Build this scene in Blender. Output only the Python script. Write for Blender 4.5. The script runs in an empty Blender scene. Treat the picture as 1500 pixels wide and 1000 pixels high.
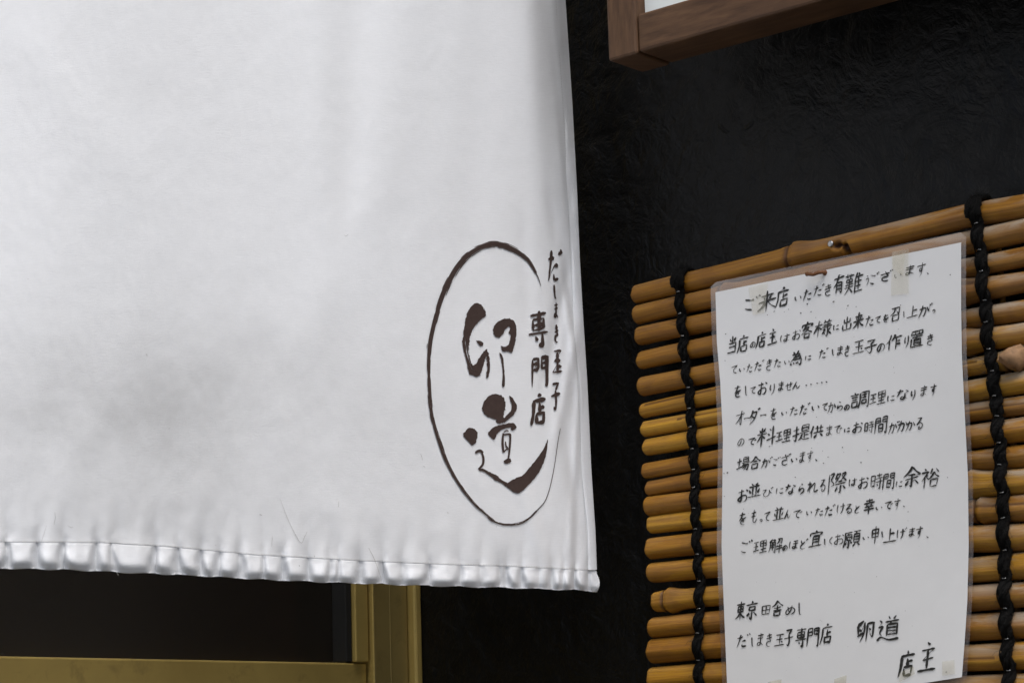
import bpy, bmesh, math, random
from mathutils import Vector, Matrix, noise
from mathutils.geometry import delaunay_2d_cdt
random.seed(7)
SC = bpy.context.scene
COL = SC.collection
R = math.radians

# ---------------------------------------------------------------- camera
FPX = 3400.0                                   # focal length in pixels of the 1500 px wide photograph
PITCH, ROLL = math.atan(646 / FPX), -0.030
CAM = Vector((0, 0, 1.45))
_r = Vector((1, 0, 0)); _f = Vector((0, math.cos(PITCH), math.sin(PITCH))); _u = Vector((0, -math.sin(PITCH), math.cos(PITCH)))
CR = _r * math.cos(ROLL) + _u * math.sin(ROLL)
CU = -_r * math.sin(ROLL) + _u * math.cos(ROLL)
CF = _f
cd = bpy.data.cameras.new('camera'); cam = bpy.data.objects.new('camera', cd); COL.objects.link(cam)
cam.matrix_world = Matrix(((CR.x, CU.x, -CF.x, CAM.x), (CR.y, CU.y, -CF.y, CAM.y), (CR.z, CU.z, -CF.z, CAM.z), (0, 0, 0, 1)))
cd.sensor_width = 36; cd.lens = 36 * FPX / 1500; cd.clip_start = 0.05; cd.clip_end = 500
cd.dof.use_dof = True; cd.dof.focus_distance = 1.70; cd.dof.aperture_fstop = 32
SC.camera = cam

# ---------------------------------------------------------------- light
SUN_EL, SUN_AZ = R(64), R(158)                 # azimuth measured from +Y towards +X: behind the camera, a little to its right
w = bpy.data.worlds.new('World'); SC.world = w; w.use_nodes = True
nt = w.node_tree; nt.nodes.clear()
sky = nt.nodes.new('ShaderNodeTexSky'); sky.sky_type = 'NISHITA'; sky.sun_disc = False
sky.sun_elevation = SUN_EL; sky.sun_rotation = SUN_AZ; sky.dust_density = 4; sky.air_density = 1.0
hs = nt.nodes.new('ShaderNodeHueSaturation'); hs.inputs['Saturation'].default_value = 0.85
bg = nt.nodes.new('ShaderNodeBackground'); bg.inputs['Strength'].default_value = 0.11
wo = nt.nodes.new('ShaderNodeOutputWorld')
nt.links.new(sky.outputs[0], hs.inputs['Color']); nt.links.new(hs.outputs[0], bg.inputs[0]); nt.links.new(bg.outputs[0], wo.inputs[0])
sd = bpy.data.lights.new('sun', 'SUN'); sun = bpy.data.objects.new('sun', sd); COL.objects.link(sun)
sd.energy = 1.5; sd.angle = R(50); sd.color = (1, 0.985, 0.965)
_sd = Vector((math.sin(SUN_AZ) * math.cos(SUN_EL), math.cos(SUN_AZ) * math.cos(SUN_EL), math.sin(SUN_EL)))
sun.rotation_euler = _sd.to_track_quat('Z', 'Y').to_euler(); sun.location = (0, -3, 6)
SC.view_settings.view_transform = 'Standard'; SC.view_settings.look = 'None'
SC.view_settings.exposure = 1.0; SC.view_settings.gamma = 1

# ---------------------------------------------------------------- places: two walls that meet in a corner
def ray(px, py):
    return (CF + CR * ((px - 750) / FPX) + CU * ((500 - py) / FPX)).normalized()
def hit(px, py, p0, n):
    d = ray(px, py)
    return CAM + d * ((p0 - CAM).dot(n) / d.dot(n))
_l = ray(-2700, 1250); WD = -Vector((_l.x, _l.y, 0)).normalized()      # along the black wall, towards the right
WN = Vector((-WD.y, WD.x, 0));  WN = WN if WN.dot(CF) < 0 else -WN     # out of the black wall
W0 = CAM + ray(1410, 700) * (1.60 / ray(1410, 700).dot(CF))
DN = -WD.copy(); DN = DN if DN.dot(CF) < 0 else -DN                    # out of the door wall
DD = Vector((-DN.y, DN.x, 0)); DD = DD if DD.x > 0 else -DD            # along the door wall, towards the right
UP = Vector((0, 0, 1))
def WALL(px, py, off=0.0): return hit(px, py, W0 + WN * off, WN)
D0 = WALL(623, 900)
def DOOR(px, py, off=0.0): return hit(px, py, D0 + DN * off, DN)
N0 = CAM + ray(875, 850) * (1.765 / ray(875, 850).dot(CF))
def NOREN(px, py, off=0.0): return hit(px, py, N0 + DN * off, DN)
def wc(p): q = p - W0; return q.dot(WD), q.z, q.dot(WN)
def WP(s, z, o): return W0 + WD * s + UP * z + WN * o
def dc(p): q = p - D0; return q.dot(DD), q.z, q.dot(DN)
def DP(s, z, o): return D0 + DD * s + UP * z + DN * o

# ---------------------------------------------------------------- helpers
ORG = {}
def tag(o, label, cat, group=None):
    o['label'] = label; o['category'] = cat
    if group: o['group'] = group
    return o
def thing(name, loc, label, cat, group=None):
    o = bpy.data.objects.new(name, None); COL.objects.link(o); o.location = loc; o.empty_display_size = 0.05
    ORG[o] = Vector(loc)
    return tag(o, label, cat, group)
def obj(name, verts, faces, mat, parent=None, smooth=True, uv=None, loc=None):
    base = ORG[parent] if parent else Vector(loc if loc is not None else (0, 0, 0))
    me = bpy.data.meshes.new(name)
    me.from_pydata([Vector(v) - base for v in verts], [], faces)
    me.materials.append(mat)
    if smooth: me.polygons.foreach_set('use_smooth', [True] * len(me.polygons))
    if uv:
        l = me.uv_layers.new(name='UVMap')
        for lp in me.loops: l.data[lp.index].uv = uv[lp.vertex_index]
    me.update()
    o = bpy.data.objects.new(name, me); COL.objects.link(o)
    if parent: o.parent = parent
    else: o.location = base
    ORG[o] = base
    return o
def recalc(o):
    bm = bmesh.new(); bm.from_mesh(o.data); bmesh.ops.recalc_face_normals(bm, faces=bm.faces); bm.to_mesh(o.data); bm.free(); return o
def bevel(o, w, seg=2):
    m = o.modifiers.new('bevel', 'BEVEL'); m.width = w; m.segments = seg; m.limit_method = 'ANGLE'; return o
class MB:
    def __init__(s): s.v = []; s.f = []; s.uv = []
    def add(s, v, f, uv=None):
        b = len(s.v); s.v += v; s.f += [[i + b for i in q] for q in f]; s.uv += uv if uv else [(0, 0)] * len(v)
    def build(s, name, mat, parent=None, **k): return obj(name, s.v, s.f, mat, parent, uv=s.uv, **k)
def box8(c):                                     # c: 4 front corners then 4 back corners, same order
    return list(c), [(0, 1, 2, 3), (7, 6, 5, 4), (0, 4, 5, 1), (1, 5, 6, 2), (2, 6, 7, 3), (3, 7, 4, 0)]
def boxW(P, s0, s1, z0, z1, o0, o1):
    return box8([P(s0, z0, o1), P(s1, z0, o1), P(s1, z1, o1), P(s0, z1, o1), P(s0, z0, o0), P(s1, z0, o0), P(s1, z1, o0), P(s0, z1, o0)])
def tube(pts, rad, seg=10, cap=True):
    n = len(pts); V = []; F = []
    pts = [Vector(p) for p in pts]
    ref = None
    for i, p in enumerate(pts):
        t = (pts[min(i + 1, n - 1)] - pts[max(i - 1, 0)]).normalized()
        if ref is None: ref = t.orthogonal().normalized()
        ref = (ref - t * ref.dot(t)).normalized(); b = t.cross(ref)
        r = rad[i] if hasattr(rad, '__len__') else rad
        for k in range(seg):
            a = 2 * math.pi * k / seg
            V.append(p + ref * (r * math.cos(a)) + b * (r * math.sin(a)))
    for i in range(n - 1):
        for k in range(seg):
            F.append((i * seg + k, i * seg + (k + 1) % seg, (i + 1) * seg + (k + 1) % seg, (i + 1) * seg + k))
    if cap: F += [tuple(range(seg - 1, -1, -1)), tuple((n - 1) * seg + k for k in range(seg))]
    return V, F
def lerp(a, b, t): return a + (b - a) * t
def interp(tab, x):
    if x <= tab[0][0]:
        a, b = tab[0], tab[1]
    elif x >= tab[-1][0]:
        a, b = tab[-2], tab[-1]
    else:
        for a, b in zip(tab, tab[1:]):
            if x <= b[0]: break
    return a[1] + (b[1] - a[1]) * (x - a[0]) / (b[0] - a[0])
def sstep(a, b, x):
    t = max(0, min(1, (x - a) / (b - a))); return t * t * (3 - 2 * t)

# ---------------------------------------------------------------- materials
class NT:
    def __init__(s, name):
        s.m = bpy.data.materials.new(name); s.m.use_nodes = True; s.t = s.m.node_tree
        s.p = s.t.nodes['Principled BSDF']; s.out = s.t.nodes['Material Output']
    def n(s, ty, **k):
        nd = s.t.nodes.new('ShaderNode' + ty)
        for a, b in k.items():
            if a.startswith('i_'): nd.inputs[a[2:].replace('_', ' ')].default_value = b
            else: setattr(nd, a, b)
        return nd
    def l(s, a, b): s.t.links.new(a, b)
    def coord(s, kind='Object', scale=(1, 1, 1), rot=(0, 0, 0), loc=(0, 0, 0)):
        c = s.n('TexCoord'); mp = s.n('Mapping'); mp.inputs['Scale'].default_value = scale
        mp.inputs['Rotation'].default_value = rot; mp.inputs['Location'].default_value = loc
        s.l(c.outputs[kind], mp.inputs['Vector']); return mp.outputs[0]
    def noise(s, vec, scale, detail=4, rough=0.5, dist=0.0, ty='FBM'):
        nd = s.n('TexNoise'); nd.noise_type = ty; nd.inputs['Scale'].default_value = scale; nd.inputs['Detail'].default_value = detail
        nd.inputs['Roughness'].default_value = rough; nd.inputs['Distortion'].default_value = dist
        if vec is not None: s.l(vec, nd.inputs['Vector'])
        return nd.outputs['Fac'] if 'Fac' in nd.outputs else nd.outputs[0]
    def ramp(s, fac, stops):
        r = s.n('ValToRGB'); e = r.color_ramp.elements
        while len(e) < len(stops): e.new(0.5)
        for q, (pos, c) in zip(e, stops):
            q.position = pos; q.color = (*c, 1) if hasattr(c, '__len__') else (c, c, c, 1)
        s.l(fac, r.inputs[0]); return r.outputs[0]
    def math(s, op, a, b):
        m = s.n('Math'); m.operation = op
        for i, v in enumerate((a, b)):
            if isinstance(v, (int, float)): m.inputs[i].default_value = v
            else: s.l(v, m.inputs[i])
        return m.outputs[0]
    def mix(s, fac, a, b, blend='MIX'):
        m = s.n('Mix'); m.data_type = 'RGBA'; m.blend_type = blend
        for i, v in ((0, fac), (6, a), (7, b)):
            if isinstance(v, (int, float)): m.inputs[i].default_value = v if i == 0 else (v, v, v, 1)
            elif isinstance(v, tuple): m.inputs[i].default_value = (*v, 1)
            else: s.l(v, m.inputs[i])
        return m.outputs[2]
    def bump(s, h, strength, dist, prev=None):
        b = s.n('Bump'); b.inputs['Strength'].default_value = strength; b.inputs['Distance'].default_value = dist
        s.l(h, b.inputs['Height'])
        if prev is not None: s.l(prev, b.inputs['Normal'])
        return b.outputs[0]
    def set(s, **k):
        for a, v in k.items():
            i = s.p.inputs[a.replace('_', ' ')]
            if isinstance(v, (int, float)): i.default_value = v
            elif isinstance(v, tuple): i.default_value = (*v, 1)
            else: s.l(v, i)
        return s

def mat_cloth():
    t = NT('white_cotton')
    uv = t.coord('UV')                           # 1 unit = 1000 px of cloth
    c = t.n('SeparateXYZ'); t.l(uv, c.inputs[0])
    # soiling: grimy patches low on the left where hands push the curtain
    n1 = t.noise(uv, 5.5, 8, 0.66, 0.3); n2 = t.noise(uv, 16, 6, 0.65, 0.8)
    def blob(cx, cy, sx, sy):
        dx = t.math('DIVIDE', t.math('SUBTRACT', c.outputs[0], cx), sx); dy = t.math('DIVIDE', t.math('SUBTRACT', c.outputs[1], cy), sy)
        r2 = t.math('ADD', t.math('MULTIPLY', dx, dx), t.math('MULTIPLY', dy, dy))
        return t.math('POWER', 2.718, t.math('MULTIPLY', r2, -1.0))
    b = t.math('ADD', blob(.25, .61, .32, .15), t.math('MULTIPLY', blob(.15, .57, .15, .09), .45))
    b = t.math('ADD', b, t.math('MULTIPLY', blob(.42, .55, .14, .10), .30))
    b = t.math('ADD', b, t.math('MULTIPLY', blob(.28, .73, .42, .11), .40)); b = t.math('ADD', b, t.math('MULTIPLY', blob(.24, .14, .05, .025), .18))
    b = t.math('ADD', b, t.math('MULTIPLY', blob(.05, .61, .07, .03), .45))
    f = t.math('MULTIPLY', b, t.ramp(n1, [(0.26, 0.25), (0.72, 1.0)]))
    f = t.math('MULTIPLY', f, t.ramp(n2, [(0.2, 0.65), (0.75, 1.0)]))
    f = t.math('MINIMUM', t.math('MULTIPLY', f, 0.56), 0.6)
    base = t.mix(t.ramp(t.noise(uv, 2.0, 3, 0.5), [(0.35, 0), (0.7, 1)]), (0.808, 0.824, 0.842), (0.825, 0.844, 0.866))
    col = t.mix(f, base, (0.345, 0.348, 0.345))
    sp = t.noise(uv, 160, 2, 0.5)                # sparse little specks of soot
    col = t.mix(t.math('MULTIPLY', t.ramp(sp, [(0.775, 0), (0.80, 1)]), t.ramp(t.noise(uv, 7, 2), [(0.5, 0), (0.62, .7)])), col, (0.22, 0.21, 0.2))
    col = t.mix(t.ramp(t.noise(t.coord('UV', (60, 900, 1)), 6, 2), [(0.3, 0), (0.8, 0.09)]), col, (0.62, 0.62, 0.62))
    col = t.mix(t.math('MULTIPLY', t.ramp(t.noise(t.coord('UV', (70, 560, 1)), 1.0, 3, 0.7), [(0.35, 0), (0.75, 1)]), 0.20), col, (0.60, 0.61, 0.63))
    col = t.mix(t.math('MULTIPLY', t.ramp(t.noise(t.coord('UV', (650, 80, 1)), 1.0, 3, 0.7), [(0.4, 0), (0.75, 1)]), 0.09), col, (0.60, 0.61, 0.63))
    wv = t.n('TexWave'); wv.inputs['Scale'].default_value = 420; wv.bands_direction = 'X'; t.l(uv, wv.inputs[0])
    wh = t.n('TexWave'); wh.inputs['Scale'].default_value = 420; wh.bands_direction = 'Y'; t.l(uv, wh.inputs[0])
    weave = t.math('ADD', wv.outputs['Fac'], wh.outputs['Fac'])
    b1 = t.bump(t.noise(uv, 34, 6, 0.62, 0.6), 0.07, 0.0014)
    cr = t.ramp(t.noise(t.coord('UV', (7, 2.2, 1), (0, 0, .12)), 1.0, 3, 0.5, 0.8, 'RIDGED_MULTIFRACTAL'), [(0.55, 0), (1.0, 1)]); b1 = t.bump(cr, 0.10, 0.002, b1)
    b1 = t.bump(t.noise(t.coord('UV', (130, 420, 1)), 1.0, 3, 0.6), 0.22, 0.0004, b1)
    b2 = t.bump(weave, 0.15, 0.0004, b1)
    t.set(Base_Color=col, Roughness=0.95, Normal=b2); t.p.inputs['Specular IOR Level'].default_value = 0.02
    tr = t.n('BsdfTranslucent'); t.l(col, tr.inputs[0])
    mx = t.n('MixShader'); mx.inputs[0].default_value = 0.12
    t.l(t.p.outputs[0], mx.inputs[1]); t.l(tr.outputs[0], mx.inputs[2]); t.l(mx.outputs[0], t.out.inputs[0])
    return t.m
def mat_plaster():
    t = NT('black_plaster')
    o = t.coord('Object')
    n1 = t.noise(o, 16, 6, 0.6, 1.2); n2 = t.noise(o, 60, 5, 0.65, 0.8)
    rg = t.noise(o, 20, 3, 0.5, 1.6, 'RIDGED_MULTIFRACTAL')
    mask = t.ramp(t.noise(o, 5.5, 3), [(0.42, 0), (0.62, 1)])
    ridge = t.math('MULTIPLY', t.ramp(rg, [(0.45, 0), (0.9, 1)]), mask)
    h = t.math('ADD', t.math('MULTIPLY', n1, 0.6), t.math('MULTIPLY', n2, 0.30))
    b1 = t.bump(h, 0.9, 0.008)
    b2 = t.bump(ridge, 0.8, 0.006, b1)
    b3 = t.bump(t.noise(o, 320, 3), 0.3, 0.0008, b2)
    col = t.mix(n1, (0.0018, 0.0018, 0.0017), (0.0045, 0.0045, 0.0044))
    t.set(Base_Color=col, Roughness=t.ramp(n2, [(0.3, 0.30), (0.7, 0.48)]), Normal=b3)
    t.p.inputs['Specular IOR Level'].default_value = 0.19
    return t.m
def mat_bamboo():
    t = NT('aged_bamboo')
    oi = t.n('ObjectInfo')
    uv = t.coord('UV')                           # x: metres along, y: 0..1 around
    mp = t.n('Mapping'); t.l(uv, mp.inputs[0])
    cmb = t.n('CombineXYZ'); t.l(t.math('MULTIPLY', oi.outputs['Random'], 37.0), cmb.inputs[0]); t.l(t.math('MULTIPLY', oi.outputs['Random'], 11.0), cmb.inputs[2])
    t.l(cmb.outputs[0], mp.inputs['Location'])
    def sc(x, y, z=1):
        m = t.n('Mapping'); m.inputs['Scale'].default_value = (x, y, z); t.l(mp.outputs[0], m.inputs[0]); return m.outputs[0]
    streak = t.noise(sc(9, 16, 1), 1.0, 6, 0.65, 0.3); blot = t.noise(sc(26, 2.2, 1), 1.0, 5, 0.6, 0.8)
    fine = t.noise(sc(30, 90, 1), 1.0, 4, 0.7)
    col = t.ramp(streak, [(0.25, (0.18, 0.072, 0.005)), (0.5, (0.34, 0.158, 0.011)), (0.8, (0.46, 0.238, 0.026))])
    col = t.mix(t.ramp(blot, [(0.48, 0), (0.74, 0.70)]), col, (0.17, 0.07, 0.016))
    col = t.mix(t.math('MULTIPLY', t.ramp(fine, [(0.44, 0), (0.62, 1)]), 0.60), col, (0.22, 0.095, 0.025))
    hv = t.n('HueSaturation'); t.l(col, hv.inputs['Color'])
    t.l(t.math('ADD', t.math('MULTIPLY', oi.outputs['Random'], 0.55), 0.72), hv.inputs['Value'])
    t.l(t.math('ADD', t.math('MULTIPLY', oi.outputs['Random'], 0.014), 0.494), hv.inputs['Hue'])
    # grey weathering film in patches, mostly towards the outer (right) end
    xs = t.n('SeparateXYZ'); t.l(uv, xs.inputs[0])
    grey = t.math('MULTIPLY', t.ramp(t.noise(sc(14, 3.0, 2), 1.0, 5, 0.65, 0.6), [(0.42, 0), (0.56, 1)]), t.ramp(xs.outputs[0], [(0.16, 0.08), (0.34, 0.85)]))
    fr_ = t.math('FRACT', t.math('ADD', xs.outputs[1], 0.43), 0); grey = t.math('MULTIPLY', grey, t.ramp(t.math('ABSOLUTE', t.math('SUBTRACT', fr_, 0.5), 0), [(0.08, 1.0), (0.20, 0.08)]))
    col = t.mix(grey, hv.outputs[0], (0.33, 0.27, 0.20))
    sp = t.ramp(t.noise(sc(420, 60, 1), 1.0, 1), [(0.76, 0), (0.80, 1)])
    col = t.mix(t.math('MULTIPLY', sp, t.ramp(t.noise(sc(16, 3, 5), 1.0, 2), [(0.5, 0), (0.65, 0.8)])), col, (0.05, 0.025, 0.012))
    at = t.n('Attribute'); at.attribute_name = 'scar_shade'
    col = t.mix(at.outputs['Fac'], col, (0.055, 0.022, 0.010))  # dark node rings, cracks and cut ends, plus painted shade in the hole
    b = t.bump(streak, 0.45, 0.0016); b = t.bump(fine, 0.4, 0.0006, b)
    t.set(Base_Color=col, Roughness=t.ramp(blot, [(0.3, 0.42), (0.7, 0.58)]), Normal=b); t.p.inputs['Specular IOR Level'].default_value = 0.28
    return t.m
def mat_simple(name, col, rough=0.5, metal=0.0, spec=0.4, nscale=40, var=0.25, bump=0.15, bdist=0.001):
    t = NT(name); o = t.coord('Object'); n = t.noise(o, nscale, 5, 0.6)
    c = t.mix(n, tuple(x * (1 - var) for x in col), tuple(min(1, x * (1 + var)) for x in col))
    t.set(Base_Color=c, Roughness=rough, Metallic=metal, Normal=t.bump(n, bump, bdist)); t.p.inputs['Specular IOR Level'].default_value = spec
    return t.m
def mat_paper():
    t = NT('laminated_paper'); uv = t.coord('UV')
    n = t.noise(uv, 14, 5, 0.6)
    col = t.mix(n, (0.66, 0.655, 0.64), (0.715, 0.71, 0.695))
    sp = t.ramp(t.noise(uv, 700, 2, 0.6), [(0.30, 0.22), (0.45, 0)])
    col = t.mix(sp, col, (0.5, 0.5, 0.5))
    wob = t.bump(t.noise(uv, 8, 3, 0.5), 0.15, 0.002)
    t.set(Base_Color=col, Roughness=0.5, Normal=wob); t.p.inputs['Specular IOR Level'].default_value = 0.35
    t.p.inputs['Coat Weight'].default_value = 0.25; t.p.inputs['Coat Roughness'].default_value = 0.22
    return t.m
def mat_film(name, tint, alpha, rough):
    t = NT(name)
    n = t.noise(t.coord('Object'), 90, 4, 0.6)
    df = t.n('BsdfDiffuse'); df.inputs[0].default_value = (*tint, 1)
    tp = t.n('BsdfTransparent'); tp.inputs[0].default_value = (0.99, 0.975, 0.96, 1)
    mx = t.n('MixShader'); t.l(t.ramp(n, [(0.3, alpha * 0.7), (0.7, alpha * 1.3)]), mx.inputs[0])
    t.l(tp.outputs[0], mx.inputs[1]); t.l(df.outputs[0], mx.inputs[2])
    gl = t.n('BsdfGlossy'); gl.inputs['Roughness'].default_value = rough
    fr = t.n('Fresnel'); fr.inputs[0].default_value = 1.45
    m2 = t.n('MixShader'); t.l(fr.outputs[0], m2.inputs[0]); t.l(mx.outputs[0], m2.inputs[1]); t.l(gl.outputs[0], m2.inputs[2])
    t.l(m2.outputs[0], t.out.inputs[0]); return t.m
def mat_wood():
    t = NT('brown_stained_wood')
    uv = t.coord('UV')
    g = t.noise(t.coord('UV', (6, 150, 1)), 1.0, 6, 0.65, 0.4); g2 = t.noise(t.coord('UV', (3, 30, 1)), 1.0, 4, 0.5, 0.8)
    col = t.ramp(g, [(0.25, (0.038, 0.017, 0.0065)), (0.55, (0.090, 0.045, 0.020)), (0.85, (0.150, 0.080, 0.038))])
    col = t.mix(t.ramp(g2, [(0.4, 0), (0.75, 0.45)]), col, (0.045, 0.022, 0.012))
    t.set(Base_Color=col, Roughness=0.6, Normal=t.bump(g, 0.35, 0.0008)); t.p.inputs['Specular IOR Level'].default_value = 0.3
    return t.m
def mat_brass(name, col, rough):
    t = NT(name); o = t.coord('Object', (3, 3, 160)); n = t.noise(t.coord('Object'), 16, 6, 0.65, 0.5); br = t.noise(o, 4, 3)
    c = t.mix(n, tuple(x * 0.72 for x in col), tuple(x * 1.2 for x in col))
    c = t.mix(t.ramp(t.noise(t.coord('Object'), 30, 4, 0.7, 0.6), [(0.56, 0), (0.75, 0.45)]), c, (0.10, 0.075, 0.03))
    t.set(Base_Color=c, Metallic=0.35, Roughness=t.ramp(n, [(0.3, rough - .06), (0.7, rough + .1)]), Normal=t.bump(br, 0.05, 0.0004))
    return t.m
def mat_rope():
    t = NT('black_palm_rope'); n = t.noise(t.coord('UV', (1500, 6, 1)), 1.0, 4, 0.7); n2 = t.noise(t.coord('UV', (260, 12, 1), (0, 0, .6)), 1.0, 3, 0.7)
    t.set(Base_Color=t.ramp(n2, [(0.3, (0.0025, 0.0024, 0.0022)), (0.62, (0.006, 0.0055, 0.005)), (0.85, (0.035, 0.029, 0.025))]), Roughness=0.62,
          Normal=t.bump(t.math('ADD', n, n2), 0.9, 0.0018)); t.p.inputs['Specular IOR Level'].default_value = 0.12
    return t.m
def mat_glass():
    t = NT('door_glass')
    tp = t.n('BsdfTransparent'); tp.inputs[0].default_value = (0.55, 0.50, 0.44, 1)
    gl = t.n('BsdfGlossy'); gl.inputs['Roughness'].default_value = 0.38
    t.l(t.bump(t.noise(t.coord('Object'), 3, 2), 0.06, 0.01), gl.inputs['Normal'])
    fr = t.n('Fresnel'); fr.inputs[0].default_value = 1.5
    du = t.n('BsdfDiffuse'); du.inputs[0].default_value = (0.027, 0.0225, 0.018, 1)
    dm = t.n('MixShader'); t.l(t.ramp(t.noise(t.coord('Object'), 2.2, 4, 0.6), [(0.35, 0.25), (0.65, 0.6)]), dm.inputs[0]); t.l(tp.outputs[0], dm.inputs[1]); t.l(du.outputs[0], dm.inputs[2]); tp = dm
    m = t.n('MixShader'); t.l(fr.outputs[0], m.inputs[0]); t.l(tp.outputs[0], m.inputs[1]); t.l(gl.outputs[0], m.inputs[2]); t.l(m.outputs[0], t.out.inputs[0])
    return t.m
def mat_ink(name, col, col2, rough):
    t = NT(name); n = t.noise(t.coord('Object'), 260, 4, 0.7)
    t.set(Base_Color=t.mix(t.ramp(n, [(0.35, 0), (0.75, 1)]), col, col2), Roughness=rough); t.p.inputs['Specular IOR Level'].default_value = 0.3
    return t.m

M = dict(cloth=mat_cloth(), plaster=mat_plaster(), bamboo=mat_bamboo(), paper=mat_paper(), wood=mat_wood(), rope=mat_rope(), glass=mat_glass(),
         brass=mat_brass('gilt_aluminium', (0.51, 0.375, 0.115), 0.36), brass_dull=mat_brass('dull_gilt_aluminium', (0.29, 0.22, 0.075), 0.48),
         film=mat_film('laminate_film', (0.66, 0.58, 0.57), 0.065, 0.10), tape=mat_film('yellowed_tape', (0.66, 0.65, 0.44), 0.22, 0.25),
         tape_clear=mat_film('clear_tape', (0.74, 0.72, 0.50), 0.13, 0.2),
         scuff=mat_ink('soot_scuff', (0.20, 0.19, 0.175), (0.45, 0.44, 0.42), 0.9), ink=mat_ink('brush_ink', (0.012, 0.012, 0.011), (0.045, 0.044, 0.042), 0.5), print=mat_ink('brown_fabric_print', (0.038, 0.023, 0.019), (0.052, 0.033, 0.028), 0.85),
         rust=mat_simple('rusty_iron', (0.16, 0.065, 0.025), 0.6, 0.3, 0.4, 400, 0.6, 0.6, 0.001), steel=mat_simple('dull_steel', (0.45, 0.45, 0.45), 0.3, 0.9, 0.5, 100),
         thread=mat_simple('grey_white_thread', (0.55, 0.55, 0.54), 0.9, 0, 0.1), acrylic=mat_simple('milky_acrylic', (0.66, 0.70, 0.68), 0.4, 0, 0.4, 8, 0.05, 0.02),
         asphalt=mat_simple('asphalt', (0.085, 0.085, 0.082), 0.9, 0, 0.2, 30, 0.3, 0.4, 0.01), dark=mat_simple('dark_brown_room', (0.11, 0.034, 0.018), 0.8, 0, 0.2, 3, 0.5),
         hair=mat_simple('black_fibre', (0.012, 0.011, 0.010), 0.6, 0, 0.3), stub=mat_simple('broken_bamboo_knot', (0.26, 0.15, 0.075), 0.7, 0, 0.3, 260, 0.6, 0.5, 0.001), tarn=mat_simple('tarnished_screen_board', (0.008, 0.008, 0.0075), 0.8))

# ---------------------------------------------------------------- ground and walls
g = 60
o = obj('ground', [(-g, -g, 0), (g, -g, 0), (g, g, 0), (-g, g, 0)], [(0, 1, 2, 3)], M['asphalt']); o['kind'] = 'structure'
cs, cz, _ = wc(D0); zg = -W0.z
v, f = boxW(WP, cs - 0.17, cs + 3.2, zg, zg + 3.6, -0.18, 0.0)
wall = recalc(obj('wall', v, f, M['plaster'], smooth=False, loc=WP(cs + 1.6, zg, 0)))
tag(wall, 'rough black plaster wall behind the bamboo screen and under the wooden sign', 'wall')

# door wall: opening, with jamb and leaf
ds_jl = dc(DOOR(548.5, 930, -.0105))[0]; ds_jr = dc(DOOR(607, 930, -.004))[0]; ds_sl = dc(DOOR(521, 930, -.014))[0]
zr = dc(DOOR(500, 970, -.018))[1]
dzg = -D0.z; dtop = dzg + 2.35
m = MB()
m.add(*boxW(DP, -2.6, 0.0, dtop, dzg + 3.6, -0.15, 0.0)); m.add(*boxW(DP, -2.6, -1.15, dzg, dtop, -0.15, 0.0))
o = m.build('wall', M['plaster'], smooth=False, loc=DP(-1.3, dzg, 0)); recalc(o)
tag(o, 'black entrance wall with the gilt metal doorway, hidden behind the white curtain', 'wall')
o = obj('room_backdrop', *boxW(DP, -2.6, 0.6, dzg, dzg + 3.4, -0.34, -0.30), M['dark'], smooth=False); recalc(o); o['kind'] = 'structure'
o = obj('room_ceiling', *boxW(DP, -2.6, 0.6, dzg + 3.4, dzg + 3.45, -1.30, -0.15), M['dark'], smooth=False); recalc(o); o['kind'] = 'structure'
o = obj('room_side_wall', *boxW(DP, -2.65, -2.6, dzg, dzg + 3.45, -1.30, -0.15), M['dark'], smooth=False); recalc(o); o['kind'] = 'structure'
o = obj('room_side_wall', *boxW(DP, 0.6, 0.65, dzg, dzg + 3.45, -1.30, -0.19), M['dark'], smooth=False); recalc(o); o['kind'] = 'structure'

t = thing('door_frame', DP(ds_jr, dzg, 0), 'gilt metal door jamb with raised bright edges beside the black wall', 'door frame')
bevel(recalc(obj('jamb', *boxW(DP, ds_jl + .0010, ds_jr, dzg, dtop, -0.10, -0.012), M['brass_dull'], t, smooth=False)), 0.0015)
bevel(recalc(obj('edge_trim', *boxW(DP, ds_jr + .0012, -0.0002, dzg, dtop, -0.10, -0.004), M['brass'], t, smooth=False)), 0.002)
ms = MB()
for k, (a, b) in enumerate(((0.47, 0.53),)):
    ms.add(*boxW(DP, lerp(ds_jl, ds_jr, a), lerp(ds_jl, ds_jr, b), dzg, dtop, -0.02, -0.0117))
bevel(recalc(ms.build('jamb_bead', M['brass_dull'], t, smooth=False)), 0.0008)
t = thing('door', DP(ds_sl - .4, dzg, 0), 'gilt metal glazed door with dark glass above its wide rail', 'door')
ds_b = dc(DOOR(540, 930, -.014))[0]
v, f = boxW(DP, ds_sl, ds_b, zr + .0006, dtop, -0.05, -0.014)
bevel(recalc(obj('stile_bead', v, f, M['brass'], t, smooth=False)), 0.0013, 3)
recalc(obj('stile', *boxW(DP, ds_b + .0002, ds_jl - .0014, zr + .0006, dtop, -0.05, -0.024), M['brass_dull'], t, smooth=False))
bevel(recalc(obj('rail', *boxW(DP, -1.15, ds_jl - .0024, zr - 0.16, zr, -0.05, -0.018), M['brass'], t, smooth=False)), 0.0015)
bevel(recalc(obj('edge_strip', *boxW(DP, ds_jl - .0012, ds_jl + .0004, dzg, dtop, -0.05, -0.0105), M['brass'], t, smooth=False)), 0.0008)
recalc(obj('lower_panel', *boxW(DP, -1.15, ds_jl - .0024, dzg, zr - 0.1605, -0.045, -0.028), M['brass_dull'], t, smooth=False))
obj('glass_pane', *boxW(DP, -1.15, ds_sl - .0003, zr + .0006, dtop, -0.042, -0.036), M['glass'], t, smooth=False)
ss = dc(DOOR(507, 930, -.018))[0]
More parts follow.
